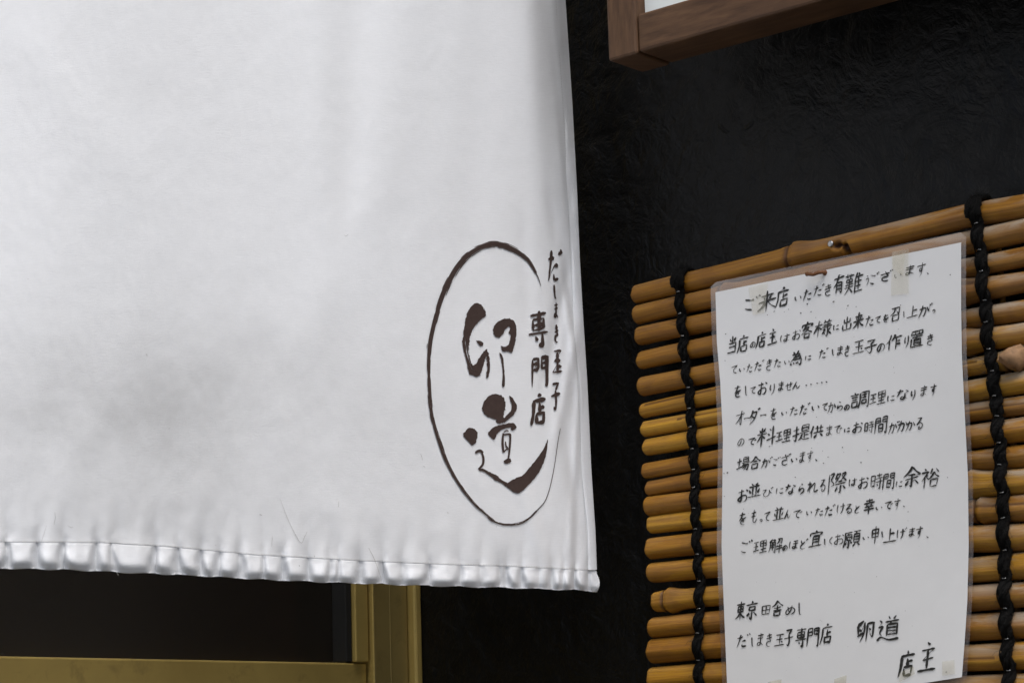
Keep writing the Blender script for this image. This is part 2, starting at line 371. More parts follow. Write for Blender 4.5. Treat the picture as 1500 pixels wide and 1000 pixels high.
bevel(recalc(obj('gasket', *boxW(DP, ss, ds_sl - .0005, zr + .0008, dtop, -0.0358, -0.018), M['tarn'], t, smooth=False)), 0.001)

# ---------------------------------------------------------------- wooden framed sign
ZS, SDEP, SA = 0.105, 0.046, R(4.7)               # the box stands off the wall and is swung a little
SDIR = WD * math.cos(SA) - WN * math.sin(SA); SNRM = WN * math.cos(SA) + WD * math.sin(SA)
SB = hit(891, 90, W0 + WN * ZS, WN)
def SP(s, z, o): return SB + SDIR * s + UP * z + SNRM * (o - SDEP)
def sxy(px, py): q = hit(px, py, SB, SNRM) - SB; return q.dot(SDIR), q.z
s0, z0 = 0.0, 0.0; s1 = sxy(932, 60)[0]; zin = sxy(935, 19)[1]; ZS = SDEP
SW, SH = 0.72, 0.42
t = thing('framed_sign', SP(SW / 2, 0, 0), 'brown wooden box sign with pale panel high on the black wall', 'sign')
def plank(name, a0, a1, b0, b1, o0, o1, along):
    v, f = boxW(SP, a0, a1, b0, b1, o0, o1)
    o = obj(name, v, f, M['wood'], t, smooth=False); recalc(o)
    l = o.data.uv_layers.new(name='UVMap')
    for p in o.data.polygons:
        for li in p.loop_indices:
            q = o.data.vertices[o.data.loops[li].vertex_index].co + ORG[o] - SB; q = (q.dot(SDIR), q.z, q.dot(SNRM))
            l.data[li].uv = ((q[0] * 4, q[1] * 1.0 + q[2] * .8) if along else (q[1] * 4, q[0] * 1.0 + q[2] * .8))
    return bevel(o, 0.002)
fw = s1 - s0; rh = zin - z0
for sx_ in (.12, SW - .12):
    recalc(obj('bracket', *boxW(SP, sx_ - .015, sx_ + .015, z0 + SH - .10, z0 + SH - .05, -.075, .0035), M['dark'], t, smooth=False))
plank('stile', s0, s1, z0, z0 + SH, 0.004, ZS, False)
plank('stile', s0 + SW - fw, s0 + SW, z0, z0 + SH, 0.004, ZS, False)
plank('rail', s1 + .0006, s0 + SW - fw - .0006, z0 + .0012, zin, 0.004, ZS - .0015, True)
plank('rail', s1 + .0006, s0 + SW - fw - .0006, z0 + SH - rh, z0 + SH, 0.004, ZS - .0015, True)
recalc(obj('panel', *boxW(SP, s1 + .0004, s0 + SW - fw - .0004, zin + .0004, z0 + SH - rh, 0.02, ZS - .012), M['acrylic'], t, smooth=False))

# ---------------------------------------------------------------- brush writing: strokes on a 100 x 100 square
G = {
'い': '12,20 15,55 28,80 36,66;75,25 88,45 86,62', 'た': '8,28 55,22;36,5 30,40 10,92;55,48 88,44;52,72 60,86 92,84',
'き': '18,22 78,14;14,42 82,32;42,2 58,40 72,62;66,60 30,62 22,78 45,94 76,92', 'ま': '18,20 82,16;20,40 80,36;52,2 52,70 40,88 22,82 30,68 56,72 84,90',
'す': '5,25 95,20;58,2 58,50 42,60 36,48 48,38 60,50 58,75 38,98', 'う': '40,5 60,14;22,40 60,30 76,44 66,75 40,98',
'ご': '5,16 45,28 58,26;5,74 25,84 50,88;70,8 76,22;88,4 94,17', 'ざ': '10,28 80,20;42,2 55,30 70,52;68,50 30,52 20,68 40,88 72,86;82,2 88,12;94,-2 100,9',
'、': '20,20 80,80', 'の': '52,20 45,60 25,82 10,62 25,30 55,14 85,35 85,65 55,95', 'は': '14,12 10,55 18,90;42,32 92,28;68,8 68,75 52,90 40,78 55,68 92,90',
'お': '10,26 60,20;36,4 36,80 20,84 12,70 40,50 75,48 88,66 78,86 55,94;76,12 94,26', 'に': '14,14 10,55 18,88;48,32 85,26;44,70 58,84 92,80',
'て': '8,24 88,12 88,12 50,42 40,62 56,82 88,92', 'を': '14,24 76,16;46,2 36,38 14,66;20,58 45,44 58,56 58,76;88,42 48,60 34,78 50,94 84,94',
'し': '25,3 35,45 50,85 75,95', 'っ': '10,40 60,25 90,45 75,75 40,90', 'か': '6,34 55,26 62,45 50,88 36,80;36,4 26,50 4,96;74,18 94,56',
'せ': '4,42 96,30;70,8 70,55 58,64;30,14 30,74 44,90 84,88', 'ん': '46,4 24,55 6,94 36,52 50,56 52,84 66,92 94,58', 'り': '24,10 20,45 30,58 38,42;74,4 80,45 70,72 44,98',
'で': '6,22 82,12 82,12 50,36 40,60 52,84 76,90;78,36 84,48;90,30 96,42', 'ら': '38,4 60,16;28,32 22,66 50,48 78,54 80,76 40,98',
'な': '8,26 52,20;34,4 26,36 8,64;70,16 92,32;66,40 66,78 50,92 36,82 50,70 90,94', 'る': '22,10 74,8 74,8 20,58 55,44 86,60 80,86 52,96 40,84 52,76 66,90',
'び': '6,22 40,16 40,16 16,60 36,90 66,70 66,20 66,20 74,44 92,60;80,4 86,16;92,0 98,12', 'れ': '24,4 24,96;6,30 36,24 36,24 6,78;24,62 62,26 70,34 64,76 74,92 98,78',
'も': '46,3 38,60 46,90 72,92 86,66;14,30 72,24;12,54 70,50', 'け': '14,10 10,55 18,88;40,34 96,28;72,6 74,60 52,98', 'と': '30,6 42,44;84,24 36,54 24,76 44,92 86,90',
'ほ': '14,12 10,55 18,90;46,16 90,14;42,42 94,38;68,16 68,78 52,92 40,80 55,70 92,92', 'く': '74,6 26,48 78,94',
'め': '24,16 34,55 48,78;62,6 54,50 26,88 10,70 24,42 62,26 90,48 84,76 58,94', 'オ': '6,32 94,26;60,4 60,90 44,82;58,34 36,64 6,84', 'ー': '4,50 50,44 96,54',
'ダ': '36,4 26,34 6,56;32,22 76,18 76,18 56,62 14,98;28,42 58,60;82,0 88,12;94,-4 100,8',
'来': '20,24 80,18;30,32 38,44;70,28 62,42;6,54 94,46;50,2 50,98;48,54 30,78 6,92;52,52 72,74 96,88',
'店': '50,0 54,12;14,22 92,18;18,22 16,60 2,96;54,30 54,58;54,42 82,38;34,62 38,92;34,62 82,58 82,58 78,90;38,90 80,88',
'有': '6,24 94,18;46,2 34,36 6,64;36,44 34,98;36,44 78,40 78,40 78,92 66,88;36,58 76,56;36,74 76,72',
'難': '4,14 50,10;16,4 18,24;36,2 34,24;12,28 44,26 44,26 42,42;12,28 14,44;14,44 42,42;6,54 50,50;4,68 52,64;28,28 28,66 6,96;30,68 48,92;66,4 52,44;60,26 60,98;76,6 80,20;60,26 96,22;62,46 92,43;62,66 92,63;58,90 98,86;78,26 78,88',
'当': '50,2 50,36;22,14 32,30;78,10 68,30;14,40 82,38 82,38 82,94;18,64 80,62;10,92 82,90', '主': '46,2 58,14;18,28 82,24;24,56 78,52;4,92 96,88;50,28 50,88',
'客': '50,0 52,12;10,16 8,32;10,18 90,14 84,28;42,22 32,40 14,52;38,32 66,30 66,30 46,54 8,70;42,40 64,54 94,66;30,70 34,98;30,70 72,68 72,68 70,96;34,94 70,92',
'様': '2,30 44,26;24,2 24,98;22,34 2,70;26,40 42,56;58,4 64,14;84,2 76,14;52,20 96,16;54,32 92,29;48,46 98,42;72,16 72,92 62,86;50,60 62,56 48,84;54,74 62,80;92,52 80,66;74,58 84,78 98,90',
'出': '50,2 50,94;22,18 22,44;22,44 78,40;78,14 78,44;10,58 12,94;12,94 90,90;90,54 90,96',
'召': '14,10 80,8 80,8 76,44 62,40;44,12 36,36 8,56;22,58 28,98;22,58 78,54 78,54 74,94;28,94 74,92', '上': '48,4 48,90;50,42 84,38;4,94 96,90',
'為': '26,4 34,18;60,2 44,30 6,70;14,26 70,22 70,22 64,36;30,42 76,38 76,38 72,54;22,58 84,54 84,54 84,90 70,94;14,76 10,90;30,74 32,86;46,72 50,84;60,70 64,82',
'玉': '14,14 86,10;20,48 80,44;4,90 96,86;50,14 50,88;66,62 78,74', '子': '18,12 78,8 78,8 50,34;50,34 58,70 48,96 34,86;2,54 98,46',
'作': '30,2 22,34 2,58;20,36 20,98;56,4 50,26 36,44;50,24 98,20;64,24 64,98;66,46 92,44;66,68 94,66',
'置': '14,6 12,28;14,6 88,4 88,4 84,26;14,28 84,26;38,6 38,26;62,5 62,26;14,38 88,34;52,28 46,46;34,48 34,84;34,48 74,46 74,46 74,84;36,60 72,58;36,72 72,70;36,84 72,82;12,46 12,94;12,94 94,92',
'調': '18,2 26,10;2,20 46,16;10,32 40,30;10,44 40,42;10,58 12,92;10,58 40,56 40,56 40,90;12,88 40,86;54,10 54,60 46,96;54,10 96,8 96,8 96,92 86,88;62,24 88,22;74,14 74,40;62,40 88,38;64,52 64,78;64,52 86,50 86,50 86,76;64,76 86,74',
'理': '4,20 40,16;6,48 38,44;2,82 42,72;22,18 22,78;52,10 52,52;52,10 92,6 92,6 92,50;52,30 92,27;52,52 92,48;72,8 72,92;54,72 90,68;44,94 98,90',
'料': '12,14 18,30;40,10 32,28;2,40 50,36;26,2 26,98;24,42 2,76;28,44 46,62;62,14 72,24;58,38 68,48;50,70 98,56;84,2 84,98',
'提': '2,26 36,22;20,2 20,92 8,84;2,64 38,50;50,6 50,40;50,6 88,4 88,4 86,38;50,22 86,20;50,40 86,38;40,52 96,48;68,52 68,88;68,68 90,66;52,60 46,82 34,98;48,78 66,92 98,94',
'供': '26,2 18,34 2,58;18,34 18,98;38,26 94,22;52,6 54,58;78,4 74,58;32,62 98,56;54,70 34,96;74,66 94,90',
'時': '6,14 8,82;6,14 36,12 36,12 36,80;8,44 36,42;8,78 36,76;48,16 92,12;70,2 70,32;42,36 98,30;44,56 96,50;80,34 80,96 66,90;54,66 64,80',
'間': '8,6 6,98;8,6 40,4 40,4 40,34;10,20 38,18;10,34 38,32;60,6 60,34;60,6 92,2 92,2 92,94 80,90;62,18 90,16;62,33 90,31;34,46 34,88;34,46 66,44 66,44 66,86;34,66 66,64;34,86 66,84',
'場': '2,32 36,26;20,4 20,72;0,76 38,62;50,4 50,34;50,4 84,2 84,2 84,34;50,18 84,16;50,34 84,32;38,44 98,40;54,46 34,70;48,56 90,52 90,52 84,90 74,86;66,58 44,84;78,56 58,92',
'合': '50,2 34,28 2,50;50,4 70,26 98,44;30,46 70,42;24,62 28,98;24,62 76,58 76,58 72,96;28,94 74,92',
'並': '28,2 38,16;72,0 60,16;12,24 88,20;38,24 38,88;62,22 62,88;14,42 24,68;86,38 74,66;2,92 98,88',
'際': '8,6 8,98;8,8 30,6 18,34 32,54 14,66;50,4 38,32;48,14 64,12 40,52;46,24 54,32;42,34 50,40;68,10 90,8 66,40;70,16 82,32 98,46;52,46 76,44;40,60 92,56;68,60 68,96 58,92;52,70 40,90;80,68 94,86',
'余': '50,2 32,26 2,48;50,4 70,24 98,42;30,42 70,38;14,62 86,56;50,42 50,96 38,90;30,68 14,90;68,66 90,86',
'裕': '16,2 26,12;2,24 38,20 38,20 4,62;22,42 22,98;28,46 40,58;36,34 26,44;58,6 46,32;74,4 94,26;68,22 56,44 40,58;68,24 80,40 98,52;52,62 54,96;52,62 86,58 86,58 84,94;54,92 84,90',
'幸': '22,16 78,12;50,2 50,28;6,32 94,28;30,38 36,48;70,36 62,48;14,54 86,50;8,70 92,66;50,52 50,98',
'解': '22,2 4,28;18,14 42,12 32,28;10,28 8,64 2,92;10,28 44,26 44,26 44,90 36,86;12,44 42,42;12,60 42,58;27,28 27,80;56,8 90,6 90,6 86,36 78,32;72,8 66,28 54,42;62,48 56,62;60,56 94,52;54,74 98,68;76,42 76,98',
'宜': '50,0 52,12;10,16 8,34;10,18 90,14 84,30;30,36 30,88;30,36 72,34 72,34 72,86;32,54 72,52;32,70 72,68;4,92 96,88',
'願': '4,8 50,4;6,8 8,50 0,96;28,10 22,22;16,24 18,54;16,24 44,22 44,22 44,52;18,38 44,36;18,54 44,52;30,54 30,94 22,88;18,64 10,84;38,62 48,78;56,8 98,4;76,8 70,20;60,22 60,72;60,22 92,20 92,20 92,70;60,38 92,36;60,54 92,52;60,71 92,69;70,74 56,96;82,74 96,92',
'申': '16,22 18,66;16,22 84,18 84,18 82,64;18,42 82,40;18,64 82,62;50,2 50,98',
'東': '10,16 90,12;24,28 26,58;24,28 78,26 78,26 76,56;26,42 76,40;26,57 76,55;50,2 50,98;48,60 28,80 4,92;52,60 74,78 98,88',
'京': '50,0 52,14;6,22 94,18;28,34 30,54;28,34 74,32 74,32 72,52;30,53 72,51;50,54 50,96 38,90;28,66 12,86;70,64 92,84',
'田': '12,10 16,90;12,10 88,8 88,8 84,90;16,48 84,46;50,10 50,86;16,86 84,84',
'舎': '50,2 30,24 2,40;50,4 72,22 98,36;22,46 78,42;50,28 50,62;14,62 86,58;26,72 28,98;26,72 76,70 76,70 74,96;28,95 74,93',
'専': '12,14 88,10;24,24 26,52;24,24 78,22 78,22 76,50;26,38 76,36;26,51 76,49;50,2 50,60;4,62 96,58;70,60 70,94 56,90;34,70 44,82',
'門': '8,6 6,98;8,6 42,4 42,4 42,42;10,24 40,22;10,42 40,40;58,6 58,42;58,6 94,2 94,2 94,94 82,90;60,22 92,20;60,40 92,38',
'卵': '36,4 22,16 8,24;8,24 12,70;10,70 40,56;18,40 26,50;44,14 44,60 24,98;58,20 58,98;58,20 92,16 92,16 90,74 80,70;70,38 78,48',
'道': '8,14 20,24;2,42 22,40 10,60 22,74;0,92 20,82 56,94 100,92;46,2 54,14;80,0 70,14;34,20 96,16;62,18 58,30;44,32 44,76;44,32 86,30 86,30 86,74;44,46 86,44;44,60 86,58;44,75 86,73',
}
def parse(s): return [[tuple(float(q) for q in p.split(',')) for p in st.split()] for st in s.split(';')]
GL = {k: parse(v) for k, v in G.items()}
DOTS = parse('80,4 86,16;92,-1 98,11')
for a, b in (('だ', 'た'), ('が', 'か'), ('げ', 'け'), ('ど', 'と')):
    GL[a] = [[(x * .84, y) for x, y in st] for st in GL[b]] + DOTS
rng = random.Random(3)
def catmull(p, n):
    if len(p) == 2: return [(lerp(p[0][0], p[1][0], i / n), lerp(p[0][1], p[1][1], i / n)) for i in range(n + 1)]
    q = [(2 * p[0][0] - p[1][0], 2 * p[0][1] - p[1][1])] + list(p) + [(2 * p[-1][0] - p[-2][0], 2 * p[-1][1] - p[-2][1])]
    out = []
    for i in range(1, len(q) - 2):
        for k in range(n):
            t = k / n
            out.append(tuple(0.5 * (2 * q[i][c] + (q[i + 1][c] - q[i - 1][c]) * t + (2 * q[i - 1][c] - 5 * q[i][c] + 4 * q[i + 1][c] - q[i + 2][c]) * t * t + (3 * q[i][c] - q[i - 1][c] - 3 * q[i + 1][c] + q[i + 2][c]) * t ** 3) for c in (0, 1)))
    out.append(p[-1]); return out
def path(pts, n=6):
    segs = [[pts[0]]]
    for a, b in zip(pts, pts[1:]):
        if a == b: segs.append([b])
        else: segs[-1].append(b)
    out = []
    for s in segs:
        if len(s) > 1:
            c = catmull(s, n); out += c if not out else c[1:]
    return out
def ribbon(m, pts, wid, place, lift):            # pts in photo pixels, wid full width per point
    n = len(pts); V = []; F = []
    for i in range(n):
        a = pts[max(i - 1, 0)]; b = pts[min(i + 1, n - 1)]
        dx, dy = b[0] - a[0], b[1] - a[1]; L = math.hypot(dx, dy) or 1
        nx, ny = -dy / L * wid[i] / 2, dx / L * wid[i] / 2
        V += [place(pts[i][0] + nx, pts[i][1] + ny, lift), place(pts[i][0], pts[i][1], lift), place(pts[i][0] - nx, pts[i][1] - ny, lift)]
        if i: F += [(3 * i - 3, 3 * i - 2, 3 * i + 1, 3 * i), (3 * i - 2, 3 * i - 1, 3 * i + 2, 3 * i + 1)]
    m.add(V, F)
def brush(m, pts, w, place, lift):
    c = path(pts, 6); n = len(c)
    dx, dy = pts[-1][0] - pts[0][0], pts[-1][1] - pts[0][1]
    short = math.hypot(dx, dy) < w * 4.5 and len(pts) < 4
    if short: prof = [(0, .35), (.25, .8), (.7, 1.25), (.9, 1.0), (1, .35)]
    elif dx < -abs(dy) * .2 and dy > 0: prof = [(0, .6), (.1, 1.2), (.5, .95), (.85, .55), (1, .12)]
    elif abs(dx) > abs(dy): prof = [(0, .5), (.08, 1.0), (.45, .6), (.82, 1.0), (.94, 1.35), (1, .4)]
    elif dx > 0 and dy > 0 and abs(dx) > .5 * abs(dy) and len(pts) < 4: prof = [(0, .3), (.3, .7), (.75, 1.45), (.88, 1.1), (1, .1)]
    elif rng.random() < .5: prof = [(0, .5), (.1, 1.25), (.5, .85), (.9, 1.05), (1, .4)]
    else: prof = [(0, .5), (.1, 1.25), (.5, .95), (.8, .7), (1, .12)]
    k = rng.uniform(.72, 1.32)
    wid = [max(.12, w * k * interp(prof, i / (n - 1)) * rng.uniform(.92, 1.08)) for i in range(n)]
    ribbon(m, c, wid, place, lift + rng.uniform(0, .00012))
def glyph(m, ch, x0, x1, y0, y1, place, lift, w=None, slope=-.12, ital=0.0, lig=.38):
    endp = None
    sx, sy = (x1 - x0) / 100, (y1 - y0) / 100
    w = w or max(1.4, min(2.5, .100 * math.sqrt((x1 - x0) * (y1 - y0))))
    if len(GL[ch]) > 9: w *= .78
    for st in GL[ch]:
        jx, jy = rng.uniform(-2, 2), rng.uniform(-2, 2)
        p = []; last = None
        for (x, y) in st:
            if last == (x, y): p.append(p[-1]); continue
            last = (x, y)
            ax, ay = x + jx + rng.uniform(-1.5, 1.5), y + jy + rng.uniform(-1.5, 1.5)
            p.append((x0 + ax * sx + (50 - ay) * sy * ital, y0 + ay * sy + (ax - 50) * sx * slope))
        brush(m, p, w, place, lift)
        if endp and rng.random() < lig:                # the brush barely leaves the sheet between strokes
            q = p[0]; dd_ = math.hypot(q[0] - endp[0], q[1] - endp[1])
            if w * .8 < dd_ < .6 * (y1 - y0):
                mid = ((q[0] + endp[0]) / 2 + rng.uniform(-.5, .5), (q[1] + endp[1]) / 2 + rng.uniform(-.6, .3)); c = catmull([endp, mid, q], 4)
                ribbon(m, c, [max(.3, w * .34 * (1.2 - .8 * math.sin(math.pi * i / (len(c) - 1)))) for i in range(len(c))], place, lift + .00013)
        endp = p[-1]

# ---------------------------------------------------------------- the white shop curtain (noren)
EDGE = [(-420, 812), (0, 828), (60, 832), (150, 838), (280, 845), (380, 849), (450, 853), (560, 860), (690, 866), (780, 872), (836, 874)]
SEAM = [(-200, 794), (0, 793), (150, 794), (250, 800), (375, 812), (500, 819), (560, 822), (650, 826), (750, 829), (850, 834), (876, 836)]
HEMB = [(-200, 832), (0, 833), (100, 835), (250, 842), (400, 850), (519, 855), (616, 858), (720, 861), (840, 865), (877, 867)]
PUCK = [-415, -372, -340, -301, -262, -228, -190, -150, -112, -75, -35, 10, 55, 92, 140, 165, 227, 260, 295, 320, 353, 385, 417, 452, 483, 496, 528, 560, 590, 627, 673, 705, 732, 742, 765, 789, 807, 825, 843, 862]
PW = [rng.uniform(5, 9) for _ in PUCK]; PA = [rng.uniform(.55, 1.15) for _ in PUCK]
def pucker(x, ws=1.0):
    return min(1.1, sum(a * math.exp(-abs(x - p) / (w * ws * .75)) for p, w, a in zip(PUCK, PW, PA) if abs(x - p) < 40))
RID = [  # soft creases: (x0,y0,x1,y1,sigma,amplitude m)
 (455, -300, 480, 330, 26, .0035), (540, -300, 500, 420, 30, -.0035), (640, -300, 560, 250, 36, .003), (735, -300, 690, 330, 30, -.003), (20, 40, 190, 260, 40, .0028),
 (780, -300, 805, 260, 14, -.004), (800, -200, 826, 240, 9, .003), (812, 80, 838, 330, 6, -.0022), (806, 300, 842, 470, 8, -.0026), (818, 360, 846, 560, 6, .0022),
 (830, 400, 800, 560, 9, -.0025), (845, 480, 815, 640, 9, .0024), (815, 560, 850, 760, 9, -.0020), (848, 560, 835, 820, 6, .0018), (765, 330, 775, 480, 12, -.0012), (700, 690, 735, 800, 16, .0016), (760, 700, 800, 822, 12, .0018), (840, 700, 845, 830, 7, -.0018),
 (120, 640, 60, 790, 26, .002), (300, 700, 270, 800, 20, .0018), (480, 730, 520, 815, 20, .0016), (640, 770, 650, 825, 14, .0014), (380, 560, 480, 760, 40, .0018), (560, 250, 440, 520, 34, .002)]
def cloth_d(x, y):
    d = .0034 * math.sin(x * .0058 + 1.25) + .0018 * math.sin(x * .0135 + y * .0011) + .0009 * math.sin(y * .0045 + x * .002)
    for (x0, y0, x1, y1, sg, am) in RID:
        vx, vy = x1 - x0, y1 - y0; L2 = vx * vx + vy * vy
        t = ((x - x0) * vx + (y - y0) * vy) / L2
        if -.3 < t < 1.3:
            L = math.sqrt(L2); e = ((x - x0) * vy - (y - y0) * vx) / L; am_ = am * (.32 if sg > 13 else .8)
            if abs(e) < 3.2 * sg:
                d += am_ * math.exp(-(e / sg) ** 2) * sstep(-.3, .25, t) * (1 - sstep(.75, 1.3, t))
    ex = interp(EDGE, y)
    d -= .020 * sstep(ex - 75, ex + 6, x) ** 2 * (1 - .75 * sstep(60, 420, y))
    d += .0004 * noise.noise(Vector((x * .012, y * .006, 1.3))) + .00018 * noise.noise(Vector((x * .03, y * .018, 5.1))) + .00010 * noise.noise(Vector((x * .08, y * .05, 9.0)))
    q = (interp(SEAM, x) - y)
    if q < 90:
        d -= .0030 * pucker(x + (noise.noise(Vector((x * .03, y * .05, 3))) * 5), 1.1 + max(q, 0) * .03) * math.exp(-max(q, 0) / 24) * (1 - sstep(45, 90, q))
        d += .0016 * noise.noise(Vector((x * .055, y * .016, 7.7))) * math.exp(-max(q, 0) / 45) * (1 - sstep(45, 90, q))
    return d
def CLOTH(px, py, lift=0.0): return NOREN(px, py, cloth_d(px, py) + lift)

crt = thing('shop_curtain', NOREN(400, 860), 'large off white cotton shop curtain with brown brush logo and puckered hem', 'curtain')
NX, NY = 420, 330; Xl = -430
V = []; F = []; U = []
for j in range(NY + 1):
    y0 = -420 + (793 + 420) * (j / NY)
    for i in range(NX + 1):
        u = i / NX
        y = y0; ex = interp(EDGE, y0)
        x = lerp(Xl, ex, 1 - (1 - u) ** 1.25)
        y = -420 + (interp(SEAM, x) + 420) * (j / NY)
        V.append(CLOTH(x, y)); U.append((x / 1000, y / 1000))
        if i and j: a = j * (NX + 1) + i; F.append((a - NX - 2, a - NX - 1, a, a - 1))
cl = obj('cloth', V, F, M['cloth'], crt, uv=U)
# hem: a flattened puckered tube below the seam
V = []; F = []; U = []; HX, HT = 1150, 30
for j in range(HT + 1):
    s = j / HT * 1.45                              # beyond 1 the cloth turns under to the back
    for i in range(HX + 1):
        x = lerp(Xl, 874, i / HX); ys = interp(SEAM, x); yb = interp(HEMB, x) + .8 * math.sin(x * .11) + 1.0 * (1 - pucker(x, 2.2)) - .5
        xe = x + (4.5 * math.sin(math.pi * min(1, max(0, (s - .1) / .9))) if x > 868 else 0)
        pk = pucker(x + 5 * noise.noise(Vector((x * .02, s * 1.5, 2))), .75 + .5 * s)
        if s <= 1:
            y = lerp(ys, yb, s)
            wj = x + 5 * noise.noise(Vector((x * .02, s * 1.2, 2)))
            wide = min(1, sum(a_ * math.exp(-((wj - p_) / (w_ * (.62 + .55 * s))) ** 2) for p_, w_, a_ in zip(PUCK, PW, PA) if abs(wj - p_) < 40))
            sp = .64; Bh = .0012
            sq = max(s, .0001) ** (math.log(.5) / math.log(sp))
            lobe = Bh * math.sin(math.pi * sq) ** 1.15 - .0022 * sstep(.62, 1.02, s) ** 1.4
            vall = -.0036 * s * (1 - .15 * s) - .0006 * sstep(0, .1, s)
            bul = lerp(lobe, vall, wide) - .0003 * math.exp(-(s / .03) ** 2)
        else:
            q = (s - 1) / .45; y = lerp(yb, yb - 22, q); bul = lerp(-.0021, -.0036, wide) - .0040 * math.sin(math.pi / 2 * min(1, q * 2.2))
        bul += .0004 * noise.noise(Vector((x * .06, s * 2.4, 4))) * sstep(0, .2, s)
        yd = min(y, ys)
        V.append(NOREN(xe, y, cloth_d(x, yd) + bul)); U.append((x / 1000, y / 1000))
        if i and j: a = j * (HX + 1) + i; F.append((a - HX - 2, a - HX - 1, a, a - 1))
obj('hem', V, F, M['cloth'], crt, uv=U)
# folded side hem along the right edge
V = []; F = []; U = []
for j in range(201):
    y = -420 + 1254 * j / 200; ex = interp(EDGE, y); wd = 13 + 1.5 * math.sin(y * .03)
    for i in range(7):
        u = i / 6; x = ex - wd * (1 - u) + .4
        lift = .0009 * math.sin(math.pi * (.18 + .82 * u)) ** .5 * (1 + .5 * noise.noise(Vector((x * .05, y * .03, 3)))) if u < 1 else 0
        if u == 0: lift = .0003
        V.append(CLOTH(x, y, lift + .0002)); U.append((x / 1000 + .31, y / 1000))
        if i and j: a = j * 7 + i; F.append((a - 8, a - 7, a, a - 1))
obj('side_hem', V, F, M['cloth'], crt, uv=U)
# stitches along both seams
m = MB(); x = -425
while x < 870:
    y = interp(SEAM, x) - 1.4; y2 = interp(SEAM, x + 2.6) - 1.4
    ribbon(m, [(x, y), (x + 1.3, (y + y2) / 2), (x + 2.6, y2)], [.55, .75, .55], CLOTH, .0004); x += 3.7
y = -400
while y < 825:
    ex = interp(EDGE, y) - 13.6; ribbon(m, [(ex, y), (ex + .03, y + 1.3), (ex + .06, y + 2.6)], [.4, .5, .4], CLOTH, .0004); y += 3.9
m.build('stitching', M['thread'], crt)

# printed logo
LG = MB()
A = lambda x, y: (600 + x / 4, 330 + y / 4)
B = lambda x, y: (600 + x / 4, 560 + y / 4)
ring = [(770, 355, 2), (755, 310, 6), (725, 250, 10), (690, 200, 14), (640, 158, 18), (580, 128, 22), (520, 112, 22), (470, 112, 22), (420, 128, 20), (370, 155, 24), (320, 195, 25), (275, 250, 26), (240, 310, 26), (205, 380, 25), (178, 450, 25),
        (158, 520, 22), (138, 600, 22), (122, 680, 22), (115, 760, 20), (112, 840, 18), (115, 920, 18), (118, 1000, 20), (130, 1100, 22), (145, 1170, 20), (170, 1250, 22), (200, 1340, 22), (235, 1420, 20), (280, 1500, 19), (330, 1570, 17), (385, 1635, 15),
        (440, 1685, 16), (490, 1728, 15), (540, 1748, 12), (590, 1752, 14), (650, 1742, 13), (700, 1715, 10), (745, 1670, 8), (790, 1620, 6), (815, 1560, 5), (835, 1480, 4), (850, 1400, 3), (862, 1320, 3), (872, 1250, 2.6), (884, 1188, 2)]
rp = catmull([A(a, b) for a, b, c in ring], 6); rw = [max(.5, q[0]) for q in catmull([(c / 4, 0) for a, b, c in ring], 6)]
nr = len(rp)
def nrm(i):
    a, b = rp[max(i - 1, 0)], rp[min(i + 1, nr - 1)]; L = math.hypot(b[0] - a[0], b[1] - a[1]) or 1; return (-(b[1] - a[1]) / L, (b[0] - a[0]) / L)
DRY = [(0, .05), (40, .1), (52, .35), (70, .4), (85, .55), (110, .6), (125, .75), (150, 1), (200, 1), (215, .55), (235, .5), (250, .6), (300, .7)]
NSR = 11
for j in range(-2, NSR + 2):                       # every bristle of the brush leaves its own broken line
    o_ = (j + .5) / NSR - .5; run = []
    if (j < 0 or j >= NSR): o_ *= 1.12
    def flush():
        if len(run) > 2:
            ribbon(LG, [(rp[i][0] + nrm(i)[0] * o_ * rw[i] * 1.06, rp[i][1] + nrm(i)[1] * o_ * rw[i] * 1.06) for i in run],
                   [max(.4, rw[i] / NSR * 1.7) * (.55 if q in (0, len(run) - 1) else 1) for q, i in enumerate(run)], CLOTH, .0006 + .00001 * (j + 3))
        run.clear()
    for i in range(nr):
        e = abs(o_) * 2; dv = interp(DRY, i)
        if rw[i] < 2 and abs(o_) > .3: flush(); continue
        th = -1.2 + dv * (.55 + .75 * e) + (.55 if e > 1 else 0) + (.25 if e > .75 else 0)
        v_ = noise.noise(Vector((i * .16, j * 3.7, 2))) + .5 * noise.noise(Vector((i * .5, j * 5.1, 8)))
        if (v_ > th - .1 if e <= 1 else v_ > th - .15): run.append(i)
        else: flush()
    flush()
def inside(x, y, P):
    c = False
    for i in range(len(P)):
        a, b = P[i - 1], P[i]
        if (a[1] > y) != (b[1] > y) and x < (b[0] - a[0]) * (y - a[1]) / (b[1] - a[1]) + a[0]: c = not c
    return c
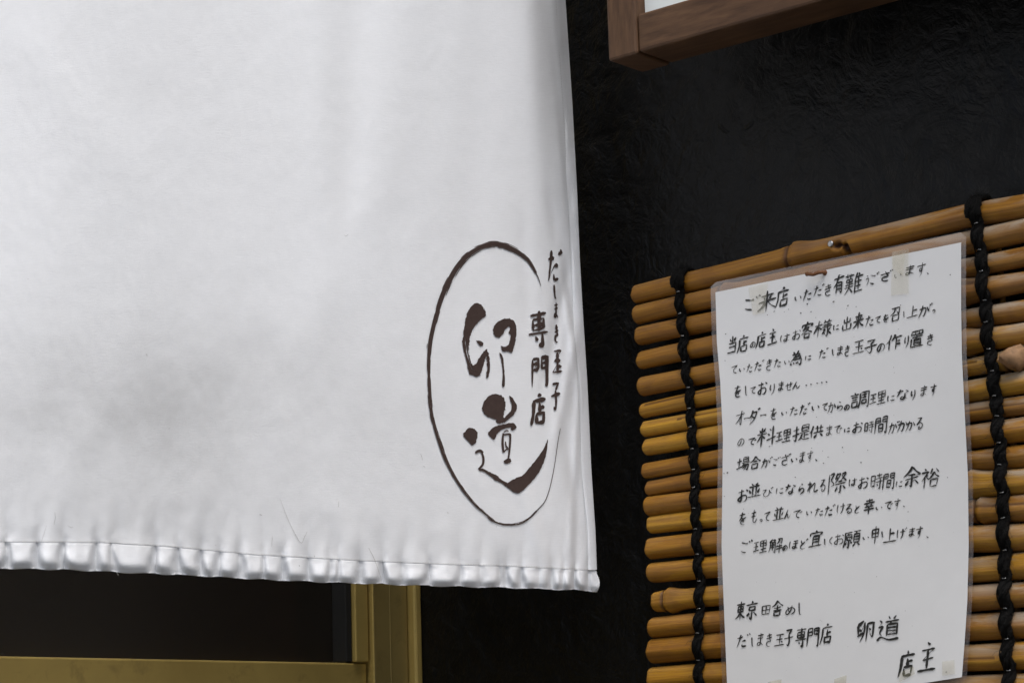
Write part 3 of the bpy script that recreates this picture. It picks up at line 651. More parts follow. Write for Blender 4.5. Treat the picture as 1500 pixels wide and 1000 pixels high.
def poly(pts, rough=.35, holes=()):
    out = []
    n = len(pts)
    sm = []
    for i in range(n):                             # light smoothing + ragged brush edge
        p1, p2 = pts[i], pts[(i + 1) % n]
        for k in range(5):
            t = k / 5
            sm.append(tuple(lerp(p1[c], p2[c], t) for c in (0, 1)))
    for i in range(len(sm)):
        a, b, c = sm[i - 1], sm[i], sm[(i + 1) % len(sm)]
        q_ = rough * (1.9 if noise.noise(Vector((b[0] * .12, b[1] * .12, 6))) > -.05 else .35); out.append(((a[0] + 2 * b[0] + c[0]) / 4 + rng.uniform(-q_, q_), (a[1] + 2 * b[1] + c[1]) / 4 + rng.uniform(-q_, q_)))
    xs = [p[0] for p in out]; ys = [p[1] for p in out]
    loop = list(range(len(out))); pv = [Vector(p) for p in out]
    gx = min(xs)
    while gx < max(xs):
        gy = min(ys)
        while gy < max(ys):
            pv.append(Vector((gx + rng.uniform(-.3, .3), gy + rng.uniform(-.3, .3)))); gy += 4
        gx += 4
    hl = []
    for h in holes:
        hl += [(len(pv) + k, len(pv) + (k + 1) % len(h)) for k in range(len(h))]; pv += [Vector(p) for p in h]
    vv, ee, ff, *_ = delaunay_2d_cdt(pv, hl, [loop], 1, 1e-5)
    if holes: ff = [f_ for f_ in ff if not any(inside(sum(vv[i].x for i in f_) / len(f_), sum(vv[i].y for i in f_) / len(f_), h) for h in holes)]
    used = sorted({i for f_ in ff for i in f_}); mp_ = {k: i for i, k in enumerate(used)}
    LG.add([CLOTH(vv[i].x, vv[i].y, .0006) for i in used], [[mp_[i] for i in f_] for f_ in ff])
def pp(fn, s): return [fn(*[float(q) for q in p.split(',')]) for p in s.split()]
poly(pp(A, '388,450 420,465 440,490 450,530 420,550 390,580 365,620 352,660 348,700 346,740 354,780 364,812 374,824 400,790 425,750 450,722 462,745 472,790 471,850 462,890 448,896 450,870 456,820 452,780 446,765 440,800 425,842 416,865 412,882 385,885 355,872 340,840 330,790 318,740 309,690 315,640 322,580 333,520 355,480'), .5,
     [pp(A, q) for q in ('331,700 336,735 346,775 360,815 352,800 340,772 331,738', '321,735 328,775 338,812 346,838 333,812 324,775', '340,690 345,730 351,768 343,742', '352,812 366,838 384,852 364,842', '326,660 329,690 331,715 325,690', '430,475 441,500 434,490')])
poly(pp(A, '388,674 415,676 433,688 430,705 415,707 400,690'), .2)
poly(pp(A, '488,620 492,595 515,565 550,547 585,544 612,558 626,590 626,640 619,690 606,735 598,748 575,738 545,740 533,703 560,712 580,700 588,670 594,640 578,630 590,606 582,590 565,605 545,640 525,657 500,651'))
poly(pp(A, '524,743 540,755 550,780 553,830 559,890 558,940 548,949 541,935 545,890 545,840 537,790'), .25)
poly(pp(B, '424,150 435,110 460,80 500,65 535,72 556,95 563,130 558,165 548,200 557,210 552,232 530,242 503,228 512,218 480,208 450,192 430,172'), .5)
poly(pp(B, '584,75 605,90 629,130 629,155 610,190 585,210 555,237 543,225 570,190 595,165 600,130 588,100'), .25)
poly(pp(B, '456,298 485,265 530,248 580,238 612,237 630,262 610,279 588,276 600,262 570,265 537,276 512,300 496,336 480,325'), .3)
poly(pp(B, '311,300 345,264 375,268 399,290 396,330 386,355 365,369 345,345 325,325'), .35)
poly(pp(B, '550,460 572,444 592,444 596,463 580,472 568,476 555,470'), .2)
poly(pp(B, '402,500 440,508 480,530 512,543 540,570 575,588 600,570 628,556 665,545 700,500 750,440 790,380 809,328 811,345 803,410 786,470 750,540 700,595 660,637 635,650 605,640 575,615 540,588 505,572 470,545 435,520 408,516'), .3)
for s, wq in (('385,412 400,402 416,400 430,412', 3.6), ('424,408 433,445 428,480 404,508', 3.0), ('549,296 545,350 550,408', 3.0), ('552,306 585,302 590,318 586,390 578,450', 2.7), ('562,345 566,372 578,384', 1.9), ('552,408 566,392 580,388', 1.8), ('552,290 568,281 580,284', 1.6)):
    c = path(pp(B, s), 8); ribbon(LG, c, [wq * (.8 + .35 * math.sin(3 * i / len(c)) ) for i in range(len(c))], CLOTH, .00065)
def lglyph(ch, fn, x0, y0, x1, y1, wq, slope=0.0):
    (a, b), (c, d) = fn(x0, y0), fn(x1, y1); glyph(LG, ch, a, c, b, d, CLOTH, .0006, wq, slope)
lglyph('専', A, 695, 500, 815, 712, 4.5, -.12); lglyph('門', A, 716, 768, 812, 945, 4.0, -.1); lglyph('店', B, 712, 64, 806, 256, 4.6, -.1)
lglyph('だ', A, 806, 142, 892, 342, 4.6); lglyph('し', A, 840, 345, 868, 435, 2.4); lglyph('ま', A, 842, 448, 874, 552, 2.2); lglyph('き', A, 846, 580, 876, 690, 2.2)
lglyph('玉', A, 836, 716, 896, 880, 3.9); lglyph('子', A, 828, 905, 884, 1085, 3.6)
LG.build('printed_logo', M['print'], crt)
m = MB()                                           # scratches and lint left on the cloth
for st, wq in (('410,730 424,765 440,794 446,786 450,778', .55), ('540,802 549,820 558,846', .7), ('80,749 81,758 79,768', .6), ('99,769 104,772 107,771', .7), ('496,734 496,742', .5), ('616,664 618,669 619,674', .6), ('380,753 384,754', 1.1), ('214,518 216,521', .8),
               ('504,344 507,346 510,343', .5), ('438,827 439,829', 1.2), ('460,813 461,815', 1.1), ('399,785 398,800', .5), ('171,838 174,843', .8), ('68,770 60,795', .45), ('620,682 623,684', .5), ('655,750 657,751', .8)):
    c = catmull([tuple(float(q) for q in p.split(',')) for p in st.split()], 5)
    ribbon(m, c, [wq * .62 * (.5 + .6 * math.sin(math.pi * (i + .5) / len(c))) for i in range(len(c))], lambda x, y, l: CLOTH(x, y, l) if y < interp(SEAM, x) else NOREN(x, y, cloth_d(x, interp(SEAM, x)) + .0105), .0004)
m.build('scuff_mark', M['scuff'], crt)['kind'] = 'stuff'

# ---------------------------------------------------------------- bamboo screen
OB = 0.020                                        # axis of the rods off the wall
# left end x, top, bottom at the end | top, bottom at right x=1420 | top, bottom at x=1500
ROD = [(926, 419, 445, 300, 333, 286, 319), (928, 449, 475, 340, 372, 322, 354), (931, 480, 506, 378, 406, 362, 390), (934, 515, 541, 409, 445, 398, 428), (935, 554, 580, 454, 481, 440, 469), (937, 592, 613, 485, 518, 473, 505),
       (939, 617, 640, 526, 551, 510, 537), (942, 643, 667, 558, 589, 543, 575), (940, 679, 701, 592, 618, 580, 608), (945, 705, 726, 624, 657, 611, 646), (945, 728, 756, 661, 689, 652, 684), (948, 757, 781, 692, 727, 687, 722),
       (947, 789, 819, 733, 765, 725, 763), (949, 824, 852, 770, 808, 767, 806), (955, 868, 895, 818, 852, 810, 847), (951, 904, 933, 857, 895, 852, 888), (950, 936, 970, 900, 938, 896, 934), (950, 977, 1008, 944, 982, 939, 979),
       (952, 1014, 1044, 989, 1026, 986, 1024), (950, 1051, 1082, 1033, 1071, 1031, 1069), (953, 1089, 1119, 1078, 1114, 1076, 1113), (951, 1126, 1156, 1121, 1159, 1121, 1158)]
NODES = {0: [(1172, .36, 14)], 1: [(1068, .28, 9)], 3: [(1408, .26, 14), (1100, .1, 8)], 5: [(1424, .24, 9)], 6: [(1496, .45, 12)], 11: [(1432, .24, 9)], 14: [(984, .30, 11)], 8: [(1200, .2, 9)], 9: [(1545, .2, 8)], 12: [(1445, .18, 8)], 16: [(1240, .2, 8)], 4: [(1250, .15, 8)], 18: [(1300, .15, 8)]}
blind = thing('bamboo_screen', WALL(1230, 1160, OB), 'bamboo rod screen tied with black rope on the black wall', 'screen')
rb = random.Random(11)
frontpt = []
for k, (xl, tl, bl, tm, bm_, tr, br) in enumerate(ROD):
    xr = 1760
    cyl, cym, cyr = (tl + bl) / 2, (tm + bm_) / 2, (tr + br) / 2
    pl_, pm_, pr_ = WALL(xl + 5, cyl, OB), WALL(1420, cym, OB), WALL(1500, cyr, OB)
    sl, zl, _ = wc(pl_); sm_, zm, _ = wc(pm_); sr, zr_, _ = wc(pr_)
    def mm(px, a, b): return (WALL(px, a, OB) - WALL(px, b, OB)).length / 2
    rl, rm, rr = mm(xl + 8, tl, bl) * 1.05, mm(1420, tm, bm_) * 1.05, mm(1500, tr, br) * 1.05
    send = wc(WALL(xr, cyr, OB))[0] + rb.uniform(-.012, .012)
    nd = [(wc(WALL(px, cyl, OB))[0], am, sg * .0005) for px, am, sg in NODES.get(k, [])]
    nd.append((send - rb.uniform(.03, .12), .2, .004))
    NL, NS = (760, 44) if k == 0 else (560, 30)
    prof = rb.random() * 6; flat = rb.uniform(.0, .10); fa = rb.uniform(0, 6.28); bow = rb.uniform(-.0012, .0012)
    facet = rb.random() < .75; fang = rb.uniform(.9, 1.5)
    V = []; F = []; U = []; SCAR_SHADE = []; crack = rb.uniform(.8, 2.3) if rb.random() < .55 else None; c0 = rb.uniform(0, .5); c1 = c0 + rb.uniform(.15, .6)
    for i in range(NL + 1):
        u = i / NL
        # extra samples at the rounded end
        s = sl + (send - sl) * (u ** 1.25)
        a = (s - sl) / (sm_ - sl)
        z = lerp(zl, zm, a) if s <= sm_ else zm + (zr_ - zm) / (sr - sm_) * (s - sm_) if s <= sr else zr_ + (zm - zl) / (sm_ - sl) * (s - sr)
        z += bow * math.sin(math.pi * min(1, a)) + .0005 * noise.noise(Vector((s * 14, k * 3.1, 0)))
        r = lerp(rl, rm, min(a, 1)) if s <= sm_ else lerp(rm, rr, min(1, (s - sm_) / (sr - sm_)))
        r *= 1 + .045 * noise.noise(Vector((s * 12, k * 7.7, 2)))
        groove = 0
        for (ns, am, sg) in nd:
            q = (s - ns) / sg; r *= 1 + am * math.exp(-q * q * .35) * (1.0 if q > 0 else .55) - .16 * math.exp(-((q + .75) / .22) ** 2)
        e = min((s - sl), (send - s)) / .0030
        if e < 1: r *= .80 + .20 * math.sqrt(max(0, 1 - (1 - e) ** 2))
        for j in range(NS):
            th = 2 * math.pi * j / NS
            rr_ = r * (1 + flat * math.cos(2 * (th - fa)) * .5)
            ny, nz = math.sin(th), math.cos(th)      # th=0 up, th=90deg out of the wall
            if facet and abs(((th - fang) + math.pi) % (2 * math.pi) - math.pi) < 1.0:   # planed-down face
                dd = math.cos(((th - fang) + math.pi) % (2 * math.pi) - math.pi); rr_ = min(rr_, r * .86 / max(dd, .5))
            if k == 0:                                # worm-eaten hole round the fixing screw
                hs_, hz_, _ = wc(WALL(1219, 358, OB + .012)); ds_ = (s - hs_); dz_ = z + rr_ * nz - hz_
                if ny > 0:
                    h1 = math.exp(-((ds_ / .0042) ** 2 + (dz_ / .0030) ** 2) ** 2); h2 = math.exp(-(((ds_ - .007) / .0032) ** 2 + ((dz_ + .004) / .0045) ** 2) ** 2)
                    rr_ *= 1 - .80 * min(1, h1 + h2); hole_ = min(1, h1 + h2)
            sc_v = 0.0
            if k == 0 and ny > 0: sc_v = sstep(.25, .6, hole_)  # shade of the pit painted as dark colour inside the hole
            for (ns, am, sg) in nd:
                q = (s - ns) / sg; sc_v = max(sc_v, .85 * math.exp(-((q + .8) / .35) ** 2), .30 * math.exp(-((q - 1.2) / 1.2) ** 2))
            if e < .45: sc_v = max(sc_v, .45 * (.5 + noise.noise(Vector((th * 1.5, k, 1)))))
            if crack and c0 < u < c1 and abs(th - crack - .12 * noise.noise(Vector((s * 9, k, 5)))) < .13: sc_v = max(sc_v, .75); rr_ *= .97
            SCAR_SHADE.append(sc_v); V.append(WP(s, z + rr_ * nz, OB + rr_ * ny)); U.append((s - sl, j / NS + .0))
        if i:
            for j in range(NS): F.append(((i - 1) * NS + j, (i - 1) * NS + (j + 1) % NS, i * NS + (j + 1) % NS, i * NS + j))
    # end caps with a sunken hollow
    for e_, base in ((0, 0), (1, NL * NS)):
        c = len(V); ctr = sum((V[base + j] for j in range(NS)), Vector()) / NS
        for sc_, ins in ((.62, 0), (.5, .004)):
            for j in range(NS):
                V.append(ctr.lerp(V[base + j], sc_) + WD * (ins if e_ == 0 else -ins)); U.append((.001 * sc_, j / NS))
        for lo, hi in ((base, c), (c, c + NS)):
            for j in range(NS):
                q = (lo + j, hi + j, hi + (j + 1) % NS, lo + (j + 1) % NS); F.append(q if e_ == 0 else q[::-1])
        F.append(tuple(range(c + NS, c + 2 * NS)) if e_ else tuple(range(c + 2 * NS - 1, c + NS - 1, -1)))
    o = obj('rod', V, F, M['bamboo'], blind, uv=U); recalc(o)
    SCAR_SHADE += [.9] * (len(V) - len(SCAR_SHADE)); o.data.attributes.new('scar_shade', 'FLOAT', 'POINT').data.foreach_set('value', SCAR_SHADE)
    frontpt.append((sl, zl, sm_, zm, sr, zr_, rl, rm))
def rodat(k, s):
    sl, zl, sm_, zm, sr, zr_, rl, rm = frontpt[k]; a = (s - sl) / (sm_ - sl)
    return lerp(zl, zm, a), lerp(rl, rm, max(0, min(1.2, a)))
# broken branch stub on one rod near the right edge
p = WALL(1488, 524, OB + .008); m = MB(); v, f = tube([p - WN * .006, p + WN * .0005, p + WN * .003 - WD * .002, p + WN * .0042 - WD * .0070 + UP * .0004, p + WN * .0036 - WD * .0110], [.0076, .0080, .0066, .0036, .0008], 14)
v = [q + Vector((noise.noise(q * 620), noise.noise(q * 590), noise.noise(q * 640))) * .0012 + Vector((noise.noise(q * 260), noise.noise(q * 290 + Vector((5, 0, 0))), noise.noise(q * 310 + Vector((0, 9, 0))))) * .0034 for q in v]; m.add(v, f, [(0.5, .3)] * len(v))
o = m.build('branch_stub', M['stub'], blind); recalc(o)
# thin split battens behind the rods
for pxs in (((1466, 300), (1476, 400), (1487, 545), (1493, 620), (1500, 760), (1504, 1150)),):
    pts = [wc(WALL(x, y, .0)) for x, y in pxs]
    for a in range(1):
        V, F = tube([WP(q[0], q[1], .0085) for q in pts], .0022, 8); obj('batten', V, F, M['bamboo'], blind, uv=[(i * .01, .2) for i in range(len(V))])
# twisted palm ropes tying the rods
CORDS = [[(991, 396), (993, 420), (995, 455), (999, 500), (1001, 530), (1006, 565), (1009, 605), (1012, 650), (1015, 690), (1016, 730), (1018, 770), (1021, 812), (1023, 860), (1022, 920), (1023, 980), (1026, 1080), (1029, 1160)],
         [(1425, 292), (1428, 320), (1432, 350), (1438, 400), (1443, 460), (1447, 510), (1454, 560), (1459, 600), (1462, 640), (1463, 670), (1467, 721), (1471, 784), (1471, 840), (1473, 900), (1477, 980), (1482, 1080), (1487, 1165)]]
for ci, cpx in enumerate(CORDS):
    pts = [wc(WALL(x, y, OB + .010)) for x, y in cpx]
    tab = sorted((q[1], q[0]) for q in pts)
    ztop, zbot = tab[-1][0], tab[0][0]
    n = 900; base = []; rcs = []
    for i in range(n + 1):
        z = lerp(ztop, zbot, i / n); s = interp(tab, z) + .0006 * noise.noise(Vector((z * 40, ci, 0)))
        bul = 0.0; best = 9
        for k in range(len(ROD)):
            zr2, r2 = rodat(k, s); e = abs(z - zr2) / r2
            if e < best: best = e; rk = r2
        bul = rk * math.sqrt(max(0, 1 - min(best, .92) ** 2)); pinch = 1 - .16 * sstep(.65, 1.15, best)
        base.append((s, z, bul, pinch))
    # smooth the way it rides over the rods
    bs = [sum(base[max(0, min(n, i + q))][2] for q in range(-8, 9)) / 17 for i in range(n + 1)]
    ctr = [WP(base[i][0], base[i][1], OB + bs[i] + .0028) for i in range(n + 1)]
    R0 = .00185 if ci == 0 else .0022
    m = MB(); ph0 = 0
    strand = [[], [], []]; rads = []
    for i in range(n + 1):
        ph = i / n * (ztop - zbot) / .022 * 2 * math.pi + .9 * noise.noise(Vector((i * .01, ci, 4)))
        pn = base[i][3] * (1 + .12 * noise.noise(Vector((i * .03, ci, 7)))); rads.append(R0 * pn)
        for h in range(3):
            a = ph + h * 2 * math.pi / 3
            strand[h].append(ctr[i] + WD * (math.cos(a) * R0 * 1.02 * pn) + WN * (math.sin(a) * R0 * .7 * pn))
    for h in range(3):
        V, F = tube(strand[h], [r * 1.02 for r in rads], 10)
        V = [q + (WD * noise.noise(q * 900) + WN * noise.noise(q * 870 + Vector((3, 3, 3)))) * .0007 + (WD * noise.noise(q * 2600) + WN * noise.noise(q * 2500 + Vector((7, 3, 1)))) * .00035 for q in V]
        m.add(V, F, [((i // 10) / n * .5, (i % 10) / 10 + h) for i in range(len(V))])
    # wrap over the top rod and down behind it
    zt, rt = rodat(0, base[0][0]); s_ = base[0][0]
    for h in range(5):
        a0 = [WP(s_ + (h - 2) * .0021 + .0008 * rb.uniform(-1, 1), zt + (rt + .0026) * math.cos(th), OB + (rt + .0026) * math.sin(th)) for th in [x * .15 for x in range(-12, 14)]]
        V, F = tube(a0, .0022, 8); V = [q + Vector((noise.noise(q * 800), 0, noise.noise(q * 810))) * .0005 for q in V]
        m.add(V, F, [((i // 8) * .002, (i % 8) / 8 + h) for i in range(len(V))])
    for q_ in range(300):                               # coarse fibres lying on the strands
        i0 = rb.randrange(0, n - 60); ln = rb.randrange(20, 70); a0 = rb.uniform(-.4, 3.5); tw = rb.uniform(.02, .075); P_ = []
        for i in range(i0, min(n, i0 + ln), 5):
            a = a0 + (i - i0) * tw * (1 + .4 * math.sin(q_)); P_.append(ctr[i] + WD * (math.cos(a) * R0 * 2.05) + WN * (math.sin(a) * R0 * 1.75 + .0002) + UP * .0004 * rb.uniform(-1, 1))
        if len(P_) > 2:
            V, F = tube(P_, rb.uniform(.00010, .00034), 5); m.add(V, F, [((i // 5) * .004, rb.random()) for i in range(len(V))])
    cord = m.build('rope', M['rope'], blind)
    hm = MB()
    for _ in range(190 if ci == 0 else 230):          # loose palm fibres
        i = rb.randrange(n); sd_ = rb.choice((-1, 1)); L = rb.uniform(.002, .007) * (2.0 if rb.random() < .12 else 1)
        p0 = ctr[i] + WD * (sd_ * R0 * 1.5) + WN * rb.uniform(-.001, .0025); d = (WD * sd_ * rb.uniform(.4, 1) + UP * rb.uniform(-1, 1) + WN * rb.uniform(0, .7)).normalized()
        cv = (UP * rb.uniform(-1, 1) + WD * rb.uniform(-.4, .4)) * L * .35
        V, F = tube([p0, p0 + d * L * .5 + cv, p0 + d * L], [.00011, .0001, .00005], 4); hm.add(V, F)
    for _ in range(60):                                # frayed top
        p0 = WP(s_ + rb.uniform(-.004, .004), zt + rt + .002, OB + rb.uniform(0, .006)); d = (WD * rb.uniform(-.5, 1) + UP * rb.uniform(.1, 1) + WN * rb.uniform(-.2, .6)).normalized(); L = rb.uniform(.003, .011)
        V, F = tube([p0, p0 + d * L * .6, p0 + d * L + WD * .001], [.00014, .00012, .00005], 4); hm.add(V, F)
    fb = hm.build('loose_fibre', M['hair'], cord); fb['kind'] = 'stuff'
    for k in range(len(ROD) - 1):                      # little wire ties between the rods
        sA = interp(tab, rodat(k, pts[0][0])[0] - rodat(k, pts[0][0])[1])
        za, ra = rodat(k, sA); zb, rb2 = rodat(k + 1, sA); zz = (za - ra + zb + rb2) / 2
        i = int((ztop - zz) / (ztop - zbot) * n)
        if not 0 < i < n: continue
        c = ctr[i]
        V, F = tube([c + WD * x + WN * (.0046 - (x / .006) ** 2 * .0012) + UP * rb.uniform(-.0003, .0003) for x in (-.0004, .0006, .0016, .0024)], .00024, 6)
        obj('tie_wire', V, F, M['steel'], cord)

# ---------------------------------------------------------------- laminated handwritten notice
OP = OB + .0135
PL = [(355, 1047), (428, 1048), (500, 1050), (560, 1055), (640, 1059), (720, 1058), (800, 1057), (880, 1060), (1000, 1065), (1060, 1066)]
PR = [(355, 1408), (450, 1408), (520, 1409), (560, 1411), (640, 1415), (700, 1418), (800, 1419), (880, 1417), (940, 1413), (991, 1409)]
def pcurl(u, v): return .0022 * math.sin(v * 5.2 + .6) * (abs(u - .5) * 2) ** 2 + .0010 * math.sin(u * 5 + v * 3) + .003 * (1 - v) * (u - .3) ** 2
def puv(px, py): return ((px - 1056) / 358, (py - 428) / 612)
def NOTE(px, py, lift=0.0):
    u, v_ = puv(px, py + .2 * (px - 1056)); return WALL(px, py, OP + pcurl(u, v_) + lift)
note = thing('notice', WALL(1236, 1035, OP), 'white laminated notice brushed with black Japanese writing on the bamboo screen', 'notice')
NU, NV = 60, 90
def sheet(mx, mt, mb, lift, mat, name, rnd=0):
    V = []; F = []; U = []
    for j in range(NV + 1):
        v_ = j / NV
        for i in range(NU + 1):
            u = i / NU
            yt = 428 - 73 * u - mt; yb = 1046 - 55 * u + mb
            # rounded corners for the film
            y = lerp(yt, yb, v_)
            xl = interp(PL, y + 0 * u) - mx; xr = interp(PR, y) + mx
            cut = 0
            if rnd:
                e = min(v_, 1 - v_) * (yb - yt)
                if e < rnd: cut = rnd - math.sqrt(max(0, rnd * rnd - (rnd - e) ** 2))
            x = lerp(xl + cut, xr - cut, u)
            V.append(NOTE(x, y, lift)); U.append((u * .7, v_))
            if i and j: a = j * (NU + 1) + i; F.append((a - NU - 2, a - NU - 1, a, a - 1))
    return obj(name, V, F, mat, note, uv=U)
sheet(7, 15, 11, 0.0, M['film'], 'laminate_film', 8)
sheet(0, 0, 0, .0005, M['paper'], 'paper')
WR = MB(); LI = .0009
LINES = [
 (-.16, 'ご1090,1114,433,456 来1109,1138,425,456 店1136,1157,420,451 い1163,1174,431,442 た1176,1190,422,441 だ1191,1207,417,435 き1206,1220,415,434 有1220,1237,401,431 難1236,1264,399,431 う1266,1274,403,419 ご1274,1288,398,418 ざ1288,1307,397,413 い1309,1321,399,408 ま1323,1342,388,404 す1342,1356,384,405 、1357,1361,398,403'),
 (-.14, '当1065,1080,492,518 店1080,1097,490,517 の1098,1107,499,510 店1107,1123,486,510 主1124,1139,481,505 は1142,1158,488,501 お1160,1173,482,498 客1173,1191,471,496 様1192,1219,468,494 に1220,1230,474,484 出1233,1248,463,484 来1249,1266,457,482 た1267,1281,461,479 て1281,1291,462,474 を1292,1303,460,473 召1303,1321,449,471 し1322,1327,455,465 上1328,1346,447,465 が1345,1365,446,465 っ1365,1370,452,459'),
 (-.13, 'て1070,1081,534,548 い1082,1091,537,545 た1093,1103,532,546 だ1104,1119,528,544 き1121,1132,525,543 た1133,1145,524,539 い1148,1157,526,534 為1157,1177,513,536 に1179,1189,519,528 だ1199,1213,510,526 し1217,1224,510,521 ま1224,1237,506,521 き1236,1246,505,522 玉1249,1267,497,518 子1266,1285,496,518 の1284,1297,501,517 作1298,1321,489,512 り1323,1332,491,510 置1332,1354,483,509 き1356,1369,488,506'),
 (-.11, 'を1074,1087,564,582 し1089,1097,564,580 て1098,1108,565,577 お1109,1124,558,579 り1126,1136,561,578 ま1138,1150,558,573 せ1150,1161,558,572 ん1161,1173,558,569'),
 (-.12, 'オ1077,1091,601,623 ー1089,1098,608,617 ダ1097,1112,599,621 ー1113,1123,603,612 を1127,1139,597,615 い1144,1153,601,608 た1156,1170,594,609 だ1170,1186,591,608 い1188,1201,591,602 て1203,1213,589,602 か1212,1225,588,605 ら1224,1236,587,602 の1236,1245,591,601 調1245,1273,573,598 理1274,1298,572,593 に1299,1312,577,588 な1312,1332,569,586 り1333,1342,570,586 ま1346,1360,564,581 す1362,1372,562,580'),
 (-.10, 'の1080,1091,640,654 で1095,1108,640,652 料1108,1137,624,653 理1136,1159,628,648 提1161,1187,622,645 供1185,1207,622,641 ま1208,1221,622,639 で1221,1233,622,636 に1236,1246,625,633 お1248,1264,617,635 時1266,1280,616,634 間1281,1300,610,635 が1301,1317,617,635 か1314,1330,615,633 か1326,1341,615,631 る1341,1353,610,629'),
 (-.09, '場1079,1099,669,690 合1098,1114,667,687 が1115,1131,670,685 ご1132,1143,669,682 ざ1143,1158,665,682 い1158,1168,669,677 ま1169,1181,660,678 す1181,1191,659,678 、1193,1198,671,676'),
 (-.08, 'お1080,1096,715,736 並1095,1115,707,729 び1116,1132,714,728 に1136,1149,712,724 な1149,1166,708,724 ら1168,1180,707,724 れ1182,1199,703,722 る1200,1210,701,720 際1212,1241,691,722 は1242,1256,699,712 お1256,1273,697,716 時1275,1293,693,716 間1293,1311,692,716 に1312,1323,702,714 余1323,1349,682,713 裕1349,1377,684,714'),
 (-.07, 'を1081,1094,749,769 も1099,1110,745,766 っ1112,1117,759,764 て1118,1129,748,764 並1132,1149,742,762 ん1149,1159,745,759 で1161,1175,745,759 い1180,1190,746,755 た1193,1207,742,756 だ1207,1223,739,756 け1225,1238,736,753 る1237,1249,737,752 と1250,1260,738,752 幸1264,1282,729,753 い1282,1293,740,747 で1295,1308,733,746 す1309,1319,729,747 、1322,1326,739,743'),
 (-.06, 'ご1085,1102,790,811 理1103,1124,790,810 解1126,1147,787,810 の1146,1154,797,807 ほ1155,1170,790,804 ど1170,1183,789,804 宜1185,1205,776,801 し1206,1211,788,798 く1213,1221,785,798 お1221,1237,781,798 願1236,1261,777,801 い1263,1273,784,790 申1275,1289,769,796 し1290,1296,777,787 上1293,1314,772,794 げ1313,1328,773,789 ま1329,1342,772,786 す1341,1352,770,789 、1356,1361,784,788'),
 (-.03, '東1077,1092,880,908 京1092,1111,879,906 田1114,1129,885,901 舎1130,1147,879,902 め1150,1166,885,900 し1167,1177,881,901'),
 (-.03, 'だ1078,1098,928,949 し1099,1106,932,947 ま1107,1120,926,946 き1121,1132,926,947 玉1134,1150,926,946 子1148,1162,920,946 専1164,1182,918,948 門1182,1200,918,946 店1202,1220,912,944 卵1254,1281,906,941 道1285,1318,901,939'),
 (-.05, '店1316,1341,951,992 主1345,1373,939,985')]
for sl_, txt in LINES:
    for tk in txt.split():
        x0, x1, y0, y1 = [float(q) for q in tk[1:].split(',')]
        glyph(WR, tk[0], x0, x1, y0, y1, NOTE, LI, slope=sl_ - .09, ital=.10, w=(3.3 if tk[0] in '卵道主' and x1 > 1253 and y0 > 880 or y0 > 945 else None))
def blotch(cx, cy, r, el=1.0, an=0.0):
    n = 9; pts = []
    for k in range(n):
        a = 2 * math.pi * k / n; q = r * rng.uniform(.75, 1.2); x, y = q * el * math.cos(a), q * math.sin(a)
        pts.append(NOTE(cx + x * math.cos(an) - y * math.sin(an), cy + x * math.sin(an) + y * math.cos(an), LI + .00015))
    WR.add([NOTE(cx, cy, LI + .00015)] + pts, [(0, 1 + k, 1 + (k + 1) % n) for k in range(n)])
for x, y in ((1181, 564), (1188, 562.5), (1197, 561), (1204, 560), (1210.5, 559)): blotch(x, y, 1.0, 1.3, .6)
for x, y, r, e in ((1182.5, 445, 1.1, 1.2), (1221, 441.5, .9, 2.2), (1173, 458.5, 1.0, 1.2), (1188, 456.5, .7, 1.8), (1155, 453, .7, 1.1), (1149, 457, .5, 1), (1134, 456, .6, 2.4), (1195, 465, .6, 1.1), (1063, 489, .9, 1.1), (1124, 461, .6, 1.6), (1242, 447.5, .8, 2), (1254, 449, .7, 1.2), (1240, 452, .5, 1),
                   (1392, 402.5, .8, 1.3), (1319, 447, .7, 1.4), (1316, 482, .5, 1.2), (1251, 493, .5, 1), (1309, 538, .6, 1.1), (1310, 545.5, .6, 1), (1062, 528, .6, 1.2), (1196, 610.5, .6, 1.2), (1234, 655, .9, 1.2), (1189, 656, .7, 1), (1206, 678, .8, 1.1), (1213, 669, .6, 1.8), (1060.5, 693, .8, 1.1), (1065.5, 692, 1.1, 1.3),
                   (1127, 653.5, .7, 2), (1205, 660, .6, 1), (1261, 677, 1.0, 1), (1271, 659, .7, 1), (1236, 662, .5, 1), (1238, 690.5, .8, 1.2), (1388, 699, .8, 1.1), (1165, 698.5, .7, 1.2), (1061, 726.5, .6, 1.1), (1089, 745, .6, 1.1), (1284, 844, .6, 1), (1326, 894, .5, 1), (1386, 983.5, .9, 1.2), (1330, 749, .6, 1.6)): blotch(x, y, r * .9, e, -.4)
for _ in range(70): blotch(rng.uniform(1072, 1400), rng.uniform(470, 985), rng.uniform(.12, .34), rng.uniform(1, 1.8), rng.uniform(0, 3))
WR.build('writing', M['ink'], note)
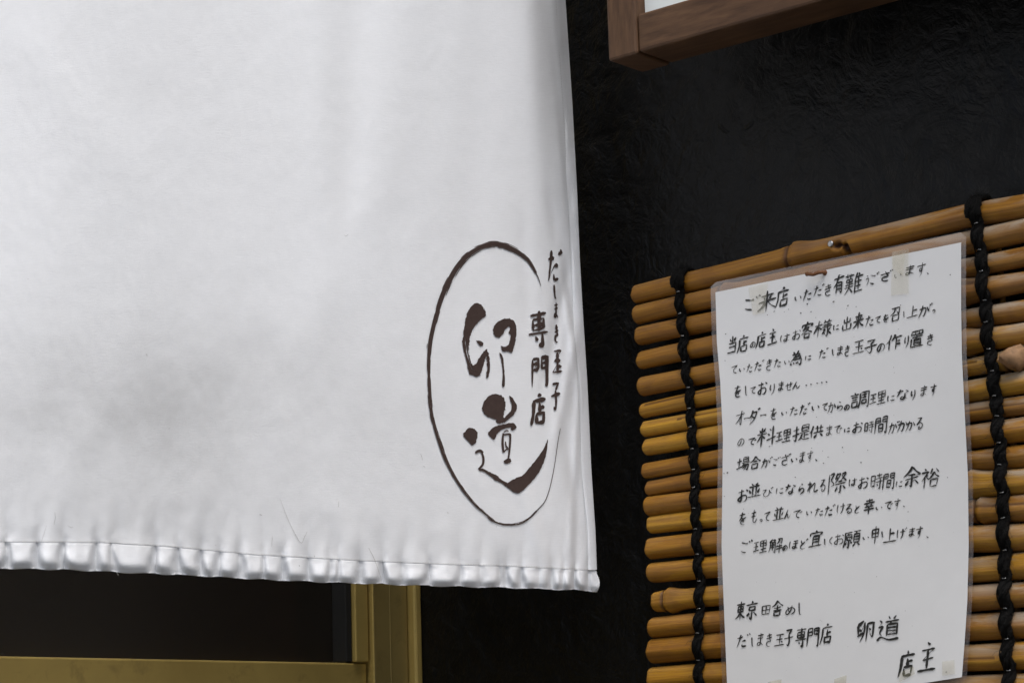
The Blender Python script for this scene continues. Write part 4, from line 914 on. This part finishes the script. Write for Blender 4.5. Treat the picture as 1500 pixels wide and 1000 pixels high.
def tape(px4, mat, lift):
    V = []; F = []; n = 8
    for j in range(n + 1):
        for i in range(n + 1):
            u, v_ = i / n, j / n
            x = lerp(lerp(px4[0][0], px4[1][0], u), lerp(px4[3][0], px4[2][0], u), v_) + rng.uniform(-.25, .25); y = lerp(lerp(px4[0][1], px4[1][1], u), lerp(px4[3][1], px4[2][1], u), v_) + rng.uniform(-.25, .25)
            V.append(NOTE(x, y, lift))
            if i and j: a = j * (n + 1) + i; F.append((a - n - 2, a - n - 1, a, a - 1))
    obj('tape', V, F, mat, note)
tape([(1307, 369), (1331, 364), (1331, 430), (1305, 433)], M['tape_clear'], .0014)
tape([(1307, 374), (1326, 370), (1322, 405), (1308, 392)], M['tape_clear'], .0017)
tape([(1096, 421), (1125, 414), (1120, 458), (1103, 461)], M['tape_clear'], .0014)
tape([(1318, 984), (1338, 975), (1340, 986), (1316, 999)], M['tape_clear'], .0014)
tape([(1222, 994), (1240, 988), (1238, 1020), (1219, 1024)], M['tape'], .0014)
tape([(1125, 998), (1145, 994), (1143, 1020), (1124, 1024)], M['tape'], .0014)
tape([(1380, 968), (1398, 966), (1399, 986), (1380, 989)], M['tape_clear'], .0014)

# rusty bent nail holding the notice, and the screw through the top rod
pn = NOTE(1209, 399.5); t = thing('nail', pn, 'rusty nail bent over to the left at the top of the notice', 'nail')
v, f = tube([pn - WN * .018, pn + WN * .003, pn + WN * .0055 - WD * .0016 + UP * -.0002, pn + WN * .0062 - WD * .006 - UP * .0010, pn + WN * .0064 - WD * .0115 + UP * .0002], [.0013, .00135, .0014, .00135, .0013], 10)
obj('shank', v, f, M['rust'], t)
v, f = tube([pn + WN * .0062 - WD * .0113 + UP * .0002, pn + WN * .0063 - WD * .0119 + UP * .0003, pn + WN * .0063 - WD * .0124 + UP * .0003], [.0016, .0017, .0015], 10); obj('nail_head', v, f, M['rust'], t)
v, f = tube([pn - WN * -.0002, pn + WN * .0010], [.0022, .0019], 12); obj('rust_collar', v, f, M['rust'], t)
ps = WALL(1216, 357, OB + .0075); t = thing('screw', ps, 'dull steel screw sunk in the torn hole of the top bamboo rod', 'screw')
v, f = tube([ps - WN * .018, ps - WN * .0012, ps - WN * .0010, ps, ps + WN * .0004], [.0012, .0013, .0024, .0024, .0016], 14); obj('screw_head', v, f, M['steel'], t)
